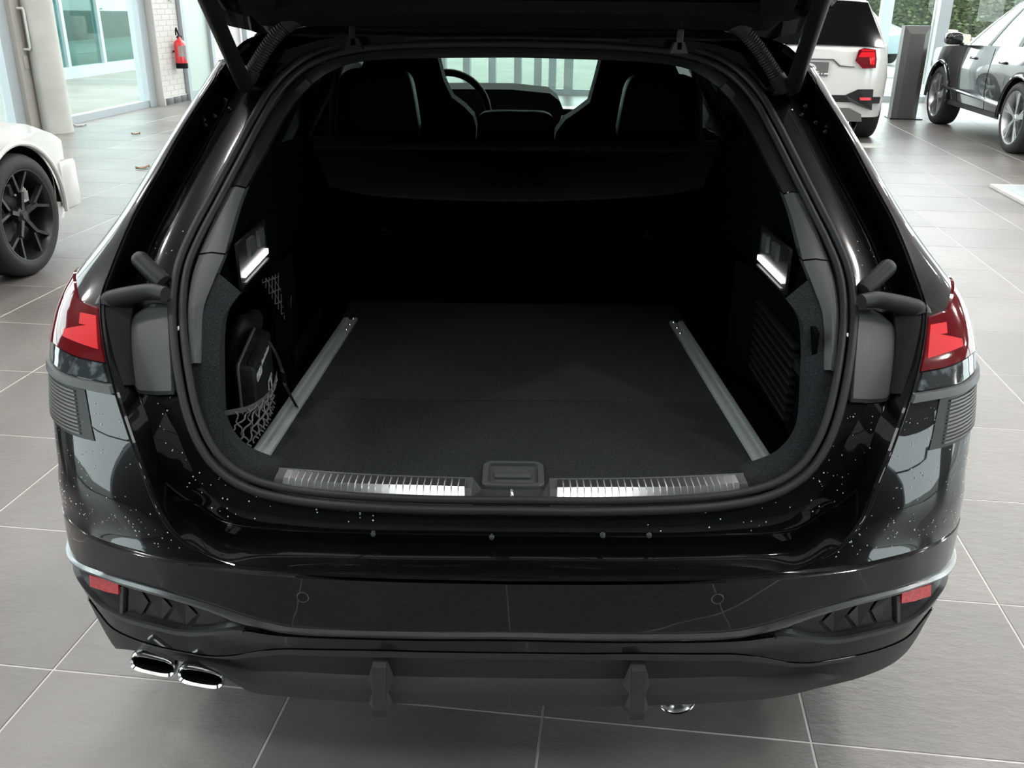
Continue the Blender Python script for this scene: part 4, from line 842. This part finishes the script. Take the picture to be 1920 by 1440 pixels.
# ================================================================ other cars
def gcar(name, label, loc, psi, outline, zsh, paint, cab, wheels, Rw, rim, style='Y', nsp=5, zsill=.25, arch=None, cladding=None, glass='car_glass', caliper=None, sides=(-1, 1)):
    root = empty(name, loc, -psi); tag(root, label, 'car'); arch = arch or Rw+.045
    oc = [np.array(p) for p in smoothcurve([(x, y, 0) for x, y in outline], 90)]
    ys = [p[1] for p in oc]; ymin, ymax = min(ys), max(ys)
    fx = lambda z: float(np.interp(z, [.15, .3, .5, .75, 1.0, 1.2], [.93, .97, .995, 1.0, .965, .93]))
    xm = max(p[0] for p in oc)
    # denser columns round the arches
    pts = []
    for i in range(len(oc)-1):
        a, b = oc[i], oc[i+1]
        k = 4 if any(abs(a[1]-c) < arch+.05 for c in wheels) and a[0] > xm*.93 else 1
        for t in np.linspace(0, 1, k, endpoint=False): pts.append(a+(b-a)*t)
    pts.append(oc[-1])
    def zl(p):
        z = zsill
        if p[0] > xm*.9:
            for c in wheels:
                if abs(p[1]-c) < arch: z = max(z, Rw+math.sqrt(arch*arch-(p[1]-c)**2))
        return z
    def P(p, z): f = fx(z); return np.array([p[0]*f, p[1]*(1-(1-f)*.35), z])
    def sidegrid(z0f, z1f, n, off=0.):
        return [[P(p*np.array([1+off/xm, 1+off/ymax, 1]), z0f(p)+(z1f(p)-z0f(p))*t) for t in np.linspace(0, 1, n)] for p in pts]
    top = lambda p: float(np.interp(p[1], *zsh))
    g = MB().grid(sidegrid(zl, top, 10)); m2 = g.mirror(); MB().add(g.v, g.f).add(m2.v, m2.f).build('body', paint, root)
    rows = [[np.array([q[0]*u, q[1], q[2]+.035*(1-u*u)]) for u in np.linspace(-1, 1, 11)] for q in (P(p, top(p)) for p in pts)]
    MB().grid(rows).build('upper_body', paint, root)
    if cladding:
        g = MB().grid(sidegrid(zl, lambda p: max(zl(p)+.05, cladding), 4, .008)); m2 = g.mirror(); MB().add(g.v, g.f).add(m2.v, m2.f).build('sill_cladding', 'satin_black', root)
    (yrb, yrt, yft, yfb), (wb_, wr), zr = cab['y'], cab['w'], cab['z']
    zb = lambda y: float(np.interp(y, *zsh))-.01
    T = np.linspace(0, 1, 15)
    def bl(t): y = yrb+(yfb-yrb)*t; return np.array([wb_*(1-.06*t*t), y, zb(y)])
    def rf(t): y = yrt+(yft-yrt)*t; return np.array([wr*(1-.05*abs(2*t-1)**3), y, zr-.05*(2*t-1)**2-.03*t*t])
    sg = [[bl(t)*(1-u)+rf(t)*u+np.array([.02*math.sin(math.pi*u), 0, 0]) for u in np.linspace(0, 1, 5)] for t in T]
    for s in (-1, 1): MB().slab([[q*np.array([s, 1, 1]) for q in r] for r in sg], (-.004*s, 0, 0)).build('side_window', glass, root)
    MB().slab([[np.array([u*r[0], r[1], r[2]+.035*(1-u*u)]) for u in np.linspace(-1, 1, 11)] for r in (rf(t) for t in T)], (0, 0, -.03)).build('roof', paint, root)
    for t, nm, m in ((1, 'windscreen', glass), (0, 'rear_window', glass)):
        a, b = bl(t), rf(t); bow = .12 if t else -.05
        MB().slab([[np.array([u*(a[0]*(1-v)+b[0]*v), a[1]*(1-v)+b[1]*v+bow*(1-u*u), a[2]*(1-v)+b[2]*v+.02*(1-u*u)]) for u in np.linspace(-1, 1, 11)] for v in np.linspace(0, 1, 5)], (0, -.004 if t else .004, .002)).build(nm, m, root)
    for t0, t1, m in [(0, .05, paint), (.965, 1, paint), (.38, .42, 'satin_black'), (.70, .735, 'satin_black')]:
        for s in (-1, 1):
            MB().slab([[(bl(t)*(1-u)+rf(t)*u+np.array([.02*math.sin(math.pi*u)+.006, 0, 0]))*np.array([s, 1, 1]) for u in np.linspace(0, 1, 5)] for t in (t0, t1)], (-.03*s, 0, 0)).build('pillar', m, root)
    for s in sides:
        for y in wheels: wheel(root, (s*(xm-.005), y, Rw), Rw, .23, s, style, nsp, rim=rim, caliper=caliper)
        for y in wheels:
            MB().slab([[np.array([s*x, y+arch*math.cos(t), Rw+arch*math.sin(t)]) for t in np.linspace(0, math.pi, 18)] for x in (xm*.65, xm*.985)], (0, 0, .002)).build('wheel_house', 'deep_black', root)
    MB().box(-xm*.66, xm*.66, ymin+.25, ymax-.25, zsill-.02, zsill+.05).build('underbody', 'deep_black', root, smooth=False)
    return root, P, pts, top
def tolocal(root, Pw):
    a = -root.rotation_euler.z; d = np.asarray(Pw)-np.array(root.location); c, s = math.cos(a), math.sin(a)
    return np.array([d[0]*c-d[1]*s, d[0]*s+d[1]*c, d[2]])
def decal(root, poly, y, th, name, m, par=None, curve=None):
    q = [np.array([p[0], y if curve is None else curve(p[0]), p[1]]) for p in poly]; return MB().prism(q, (0, -th, 0)).build(name, m, par or root, smooth=False)
# --- white saloon on the left: front wing, wheel and bumper corner in view
OUT_S = [(0, -2.3), (.5, -2.28), (.78, -2.15), (.90, -1.8), (.925, -1.2), (.92, 0), (.925, 1.2), (.91, 1.75), (.86, 2.02), (.70, 2.18), (.4, 2.28), (0, 2.32)]
psi = R(4); cw = at(70, 515, Z=0); lx, ly = .92, 1.42
loc = np.array([cw[0]-(lx*math.cos(psi)+ly*math.sin(psi)), cw[1]+.02-(-lx*math.sin(psi)+ly*math.cos(psi)), 0])
wc, *_ = gcar('white_saloon', 'white saloon car with black spoked wheels parked before the sliding door', loc, psi, OUT_S, ([-2.3, -1.8, 0, .9, 1.3, 1.6, 1.85, 2.05, 2.32], [.86, .93, .95, .925, .885, .83, .745, .66, .58]), 'paint_white', {'y': (-2.0, -1.1, .25, 1.0), 'w': (.80, .60), 'z': 1.42}, (-1.40, 1.42), .345, 'rim_black', 'Y', 5, .22, .385, caliper='paper')
MB().tube([(.93, 1.42+.40*math.cos(t), .345+.40*math.sin(t)) for t in np.linspace(-.15, math.pi+.15, 30)], .014, 8).build('arch_flare', 'paint_white', wc)
MB().cbox(.865, .915, 1.86, 2.05, .28, .58, .03).build('bumper_blade', 'paint_white', wc)
# --- white compact SUV seen from behind
OUT_R = [(0, -2.08), (.45, -2.07), (.70, -2.03), (.82, -1.95), (.875, -1.75), (.89, -1.3), (.89, 0), (.89, 1.25), (.86, 1.7), (.74, 1.95), (.45, 2.06), (0, 2.1)]
psi = R(9); rc = at(1506, 268, Z=0); loc = np.array([rc[0]+2.08*math.sin(psi), rc[1]+2.08*math.cos(psi), 0])
ws_, *_ = gcar('compact_suv', 'white compact SUV seen from behind beside the grey stele', loc, psi, OUT_R, ([-2.1, -1.95, -1.7, 0, .9, 1.5, 2.1], [.98, 1.08, 1.08, 1.05, 1.02, .95, .75]), 'paint_white', {'y': (-1.98, -1.72, .15, .95), 'w': (.76, .585), 'z': 1.56}, (-1.30, 1.30), .345, 'rim_silver', 'T', 5, .30)
ry = lambda x: -2.075+.33*max(0, abs(x)-.55)**2*4
def RP(pxs, dy=0.): return [(lambda q: (q[0], q[2]))(tolocal(ws_, at(px, py, Y=rc[1]+.02))) for px, py in pxs]
tlp = RP([(1618, 89), (1638, 92), (1640, 110), (1638, 126), (1614, 127), (1601, 113), (1607, 93)])
tp = decal(ws_, tlp, 0, .05, 'tail_light', 'lens_red', curve=lambda x: ry(x)+.03); tp2 = decal(ws_, [(-a, b) for a, b in tlp], 0, .05, 'tail_light', 'lens_red', curve=lambda x: ry(x)+.03)
for par, sg in ((tp, 1), (tp2, -1)):
    for poly in ([(1612, 97), (1636, 97), (1637, 106), (1606, 106)], [(1626, 107), (1637, 106), (1636, 120), (1628, 120)], [(1613, 91), (1636, 93), (1636, 95), (1612, 95)]):
        decal(ws_, [(sg*a, b) for a, b in RP(poly)], 0, .054, 'light_bar', 'lens_bright', par, curve=lambda x: ry(x)+.03)
pl = decal(ws_, RP([(1462, 114), (1553, 116), (1550, 142), (1460, 139)]), -2.07, .03, 'number_plate', 'stele'); wb_o = pl
def plate_mark(pts, name='plate_print'): return decal(ws_, RP(pts), -2.10, .004, name, 'print_white', pl)
arc = [(1517+13*math.cos(t), 129-11*math.sin(t)) for t in np.linspace(0, math.pi, 14)]+[(1517+10*math.cos(t), 129-8.4*math.sin(t)) for t in np.linspace(math.pi, 0, 14)]
plate_mark(arc); plate_mark([(1508, 129), (1511, 125), (1516, 124), (1519, 121), (1524, 122), (1520, 126), (1522, 129)])
plate_mark([(1506, 132.5), (1534, 133), (1534, 134.4), (1506, 134)])
for k, w in enumerate((4, 3, 3, 2.4, 2.6, 2.6, 8)): x = 1510+k*5.6; plate_mark([(x, 136.2), (x+w, 136.3), (x+w, 138.8), (x, 138.7)])
blk = RP([(1385, 178), (1583, 177), (1606, 166), (1634, 166), (1631, 205), (1608, 197), (1592, 190), (1385, 190)]); decal(ws_, blk, 0, .03, 'bumper_insert', 'satin_black', curve=lambda x: ry(x)+.01)
decal(ws_, [(-a, b) for a, b in blk], 0, .03, 'bumper_insert', 'satin_black', curve=lambda x: ry(x)+.01)
decal(ws_, RP([(1608, 181), (1629, 181), (1629, 186), (1609, 186)]), 0, .04, 'reflector', 'reflector_red', curve=lambda x: ry(x)+.01)
decal(ws_, RP([(1400, 201), (1590, 201), (1611, 212), (1612, 226), (1400, 224)]), 0, .03, 'lower_bumper', 'stele', curve=lambda x: ry(x)+.012)
decal(ws_, RP([(1475, 109), (1562, 110), (1574, 122), (1600, 124), (1600, 125.5), (1572, 124), (1560, 112), (1475, 111)]), 0, .012, 'tailgate_crease', 'accent_grey', curve=lambda x: ry(x)+.008)
# rear window outline with wiper
# --- dark grey SUV on the right
OUT_U = [(0, -2.35), (.5, -2.33), (.80, -2.22), (.915, -1.95), (.94, -1.4), (.94, 0), (.94, 1.3), (.91, 1.8), (.78, 2.12), (.45, 2.26), (0, 2.3)]
pr, pf = at(1885, 286, Z=0), at(1746, 231, Z=0); d = pf-pr; psi = math.atan2(d[0], d[1]); whb = float(np.hypot(d[0], d[1]))
midp = (pr+pf)/2; loc = midp+np.array([math.cos(psi), -math.sin(psi), 0])*.935
gs, *_ = gcar('dark_suv', 'dark grey SUV parked broadside at the right by the front glazing', loc, psi, OUT_U, ([-2.35, -1.9, -1.0, 0, .6, 1.2, 1.8, 2.3], [1.05, 1.10, 1.08, 1.05, 1.03, 1.00, .94, .80]), 'paint_darkgrey', {'y': (-2.05, -1.5, .0, .95), 'w': (.84, .60), 'z': 1.62}, (-whb/2, whb/2), .37, 'rim_silver', 'T', 5, .30, .42, cladding=.36, glass='car_glass_sky')
for s in (-1, 1):
    mi = superell((s*1.03, .72, 1.10), (.11, .07, .075), .6, .6, 20, 10).build('wing_mirror', 'paint_darkgrey', gs); MB().tube([(s*.90, .74, 1.03), (s*.97, .73, 1.06)], .022, 8).build('mirror_arm', 'satin_black', mi)
    for y in (-.72, .22): MB().cbox(s*.935-.012, s*.935+.022, y-.09, y+.09, .885, .915, .01).build('door_handle', 'paint_darkgrey', gs)
    for y in (-.36, .58): MB().tube([(lambda z: (s*(.94*float(np.interp(z, [.15, .3, .5, .75, 1.0, 1.2], [.93, .97, .995, 1.0, .965, .93]))+.0005), y-.25*max(0, .55-z), z))(z) for z in np.linspace(.36, 1.03, 12)], .004, 6).build('door_gap', 'deep_black', gs)
    MB().tube([(s*(.948-.0*t), -.9+2.0*t, .46+.05*t) for t in np.linspace(0, 1, 8)], .022, 8).build('door_moulding', 'paint_darkgrey', gs)
    for y in (-whb/2, whb/2): MB().tube([(s*.945, y+.43*math.cos(t), .37+.43*math.sin(t)) for t in np.linspace(-.1, math.pi+.1, 26)], .02, 8).build('arch_flare', 'paint_darkgrey', gs)
# --- pale car outside beyond the glass
oc_ = bw(ray_b(1602, 60, 25.0)[0], 26.9); op, *_ = gcar('parked_car', 'pale blue parked car outside the glass behind the white SUV', oc_, R(175), OUT_U, ([-2.35, -1.9, -1.0, 0, .6, 1.2, 1.8, 2.3], [1.05, 1.08, 1.06, 1.03, 1.01, .97, .88, .70]), 'paint_blue', {'y': (-2.05, -1.6, .1, .9), 'w': (.84, .62), 'z': 1.52}, (-1.4, 1.4), .35, 'rim_silver', 'T', 5, .28, glass='car_glass_sky')
for s in (-1, 1): superell((s*1.03, .62, 1.10), (.11, .07, .08), .6, .6, 18, 10).build('wing_mirror', 'deep_black', op)
fc = at(178, 44, Z=0); fcar, *_ = gcar('parked_saloon', 'white parked car with red tail lights seen through the neighbouring glass', fc, math.atan2(fc[0], fc[1]+1.36)+R(8), OUT_S, ([-2.3, -1.8, 0, .9, 1.5, 1.9, 2.15, 2.32], [.90, .95, .95, .93, .88, .80, .70, .62]), 'paint_white', {'y': (-1.9, -1.2, .25, 1.0), 'w': (.80, .60), 'z': 1.45}, (-1.40, 1.42), .33, 'rim_silver')
for s in (-1, 1): decal(fcar, [(s*.4, .72), (s*.86, .72), (s*.86, .86), (s*.4, .86)], -2.26, .06, 'tail_light', 'reflector_red')
# ================================================================ small things
# fire extinguisher on the brick pier
eb, ez0 = ray_a(342, 128, -6.55); _, ez1 = ray_a(334, 74, -6.55); ex_ = empty('fire_extinguisher'); turn(ex_); ex_.location = tuple(bw(-6.55, eb, ez0)); tag(ex_, 'red fire extinguisher with black base hung on the white brick pier', 'extinguisher')
hh = ez1-ez0; r_ = .085
MB().lathe([(.001, 0), (r_*1.02, 0), (r_*1.02, .07), (r_, .075)], 28, 'z').build('base', 'deep_black', ex_); MB().lathe([(r_, .07), (r_, hh-.07), (r_*.9, hh-.035), (r_*.55, hh-.008), (.03, hh), (.02, hh+.04), (.001, hh+.04)], 28, 'z').build('cylinder', 'ext_red', ex_)
MB().tube([(0, -.06, hh+.03), (0, 0, hh+.055), (0, .09, hh+.03)], .012, 8).build('lever', 'deep_black', ex_)
MB().tube([(0, .01, hh+.05), (0, -.03, hh+.12), (0, -.055, hh+.16), (0, -.075, hh+.13), (0, -.08, hh+.06)], .011, 8).build('hose', 'deep_black', ex_)
lab = MB(); 
for z0, z1, a0, a1 in ((hh*.42, hh*.78, -80, -35), (hh*.30, hh*.80, -30, 15)):
    rows = [[((r_+.002)*math.cos(R(a)), (r_+.002)*math.sin(R(a)), z) for a in np.linspace(a0, a1, 7)] for z in (z0, z1)]; lab = MB().slab(rows, (0, 0, .001)); lab.build('instruction_label', 'paper', ex_)
MB().box(-.11, -.08, -.02, .02, hh*.55, hh*.62).build('bracket', 'dark_metal', ex_, smooth=False)
sgn = turn(MB().cbox(-6.652, -6.63, 12.62, 12.76, 1.43, 1.60, .006).build('wall_box', 'paper')); tag(sgn, 'small white box on the brick pier above the extinguisher', 'box')
# grey stele
b0 = at(1690, 222, Z=0); st = empty('stele', tuple(b0), -PHI); tag(st, 'tall grey rectangular stele between white SUV and dark SUV', 'stele'); hz = 1.22
MB().add([(-.17, -.09, .015), (.17, -.09, .015), (.17, .09, .015), (-.17, .09, .015), (-.17, -.09, hz), (.17, -.09, hz), (.17, .09, hz), (-.17, .09, hz), (-.10, -.14, .015), (.10, -.14, .015), (.10, -.14, hz-.10), (-.10, -.14, hz-.10)], [(0, 3, 2, 1), (4, 5, 6, 7), (1, 2, 6, 5), (2, 3, 7, 6), (3, 0, 4, 7), (0, 8, 11, 4), (9, 1, 5, 10), (8, 9, 10, 11), (11, 10, 5, 4), (0, 1, 9, 8)]).build('body', 'stele', st, smooth=False)
MB().box(-.20, .24, -.17, .14, 0, .015).build('foot_plate', 'dark_metal', st, smooth=False)
# floor plate with bright edge at the right border
fp = empty('floor_plate'); turn(fp); tag(fp, 'flat display plate with white edge lying on the floor at right', 'plate')
MB().cbox(3.38, 4.02, 5.2, 7.45, .0, .030, .004).build('base', 'paper', fp); MB().cbox(3.45, 4.02, 5.2, 7.38, .028, .034, .002).build('top_sheet', 'frame_alu', fp)
ds = MB().lathe([(.001, .004), (.17, .004), (.18, 0)], 36, 'z').build('floor_disc', 'paper'); ds.location = tuple(at(1627, 273, Z=0)+np.array([0, 0, .001])); tag(ds, 'flat white disc on the floor behind the white SUV wheel', 'disc')
for k, (px, py, m, s, lb) in enumerate(((150, 237, 'paper', .085, 'crumpled white scrap on the floor beside the round column'), (255, 253, 'dry_leaf', .05, 'dry brown leaf on the floor right of the column'), (268, 317, 'dry_leaf', .07, 'pair-like curled brown leaf on the floor behind the white saloon'))):
    c = at(px, py, Z=0); rows = [[(u*s, v*s*.45*(1-u*u*.8), .004+.02*u*u*abs(math.sin(3*u+2*v))+.010*v*v) for v in np.linspace(-1, 1, 5)] for u in np.linspace(-1, 1, 7)]
    o = MB().slab(rows, (0, 0, .002)).build('fallen_leaf' if k else 'paper_scrap', m); o.location = tuple(c); o.rotation_euler = (0, 0, .4*k); tag(o, lb, 'leaf' if k else 'scrap')
# first-aid bag and soft black pouch in the left pocket
bag = empty('first_aid_bag', (-.60, .5, FZ)); bag['world_built'] = (-.60, .5, FZ); tag(bag, 'black zipped bag with white ring emblem in the left load pocket', 'bag')
A_, B_ = at(477, 690, Y=.45), at(507, 619, Y=.66); th = np.array([-.045, 0, .004]); dn = np.array([-.0, -.003, -.12])
g = MB(); bm = bmesh.new(); vs = [bm.verts.new(p) for p in (A_, B_, B_+th, A_+th, A_+dn, B_+dn, B_+dn+th, A_+dn+th)]
for q in ((0, 1, 2, 3), (7, 6, 5, 4), (0, 4, 5, 1), (1, 5, 6, 2), (2, 6, 7, 3), (3, 7, 4, 0)): bm.faces.new([vs[i] for i in q])
bmesh.ops.bevel(bm, geom=bm.edges[:], offset=.008, segments=3, profile=.5, affect='EDGES'); bm.verts.index_update()
MB().add([v.co for v in bm.verts], [[v.index for v in f.verts] for f in bm.faces]).build('case', 'nylon_bag', bag); bm.free()
MB().tube([A_+dn*.9+th*.78+np.array([0, -.002, 0]), A_+th*.78+np.array([0, -.001, -.006]), A_+th*.78+np.array([0, .006, .002]), B_+th*.78+np.array([0, -.006, .002])], .0032, 8).build('zip', 'webbing', bag)
MB().tube([A_+th*.35+np.array([0, .01, .0015]), B_+th*.35+np.array([0, -.01, .0015])], .002, 8).build('piping', 'satin_black', bag)
ey_ = (B_-A_)/np.linalg.norm(B_-A_); ez_ = -dn/np.linalg.norm(dn); nx = np.cross(ey_, ez_); nx = nx/np.linalg.norm(nx); nx = nx if nx[0] > 0 else -nx
def on_face(u, w): return A_+ey_*u-ez_*w+nx*.0012
for k in range(4):
    c = on_face(.020+.0125*k, .030); MB().tube([c+ey_*.0085*math.cos(t)+ez_*.0085*math.sin(t) for t in np.linspace(0, 2*math.pi, 21)], .0014, 6, False).build('ring_emblem', 'print_white', bag)
for k in range(9): c = on_face(.075+.011*k, .022); MB().prism([c-ey_*.004-ez_*.004, c+ey_*.004-ez_*.004, c+ey_*.004+ez_*(.004 if k % 3 else .007), c-ey_*.004+ez_*.004], nx*.001).build('lettering', 'print_white', bag, smooth=False)
for u0, u1, w0, w1 in ((.12, .17, .085, .093), (.12, .17, .125, .133), (.12, .13, .085, .133), (.155, .165, .085, .133)): MB().prism([on_face(u0, w0), on_face(u1, w0), on_face(u1, w1), on_face(u0, w1)], nx*.001).build('label_print', 'print_white', bag, smooth=False)
g = superell((-.633, .70, .755), (.026, .09, .085), .7, .7, 40, 24); rg = np.random.default_rng(5)
g.v = [(x+.010*math.sin(40*z+9*y), y+.008*math.sin(33*x+21*z), z+.010*math.sin(37*y+25*x)) for x, y, z in g.v]
po = g.build('soft_pouch', 'nylon_bag'); tag(po, 'crumpled black fabric pouch behind the first-aid bag in the pocket', 'pouch')
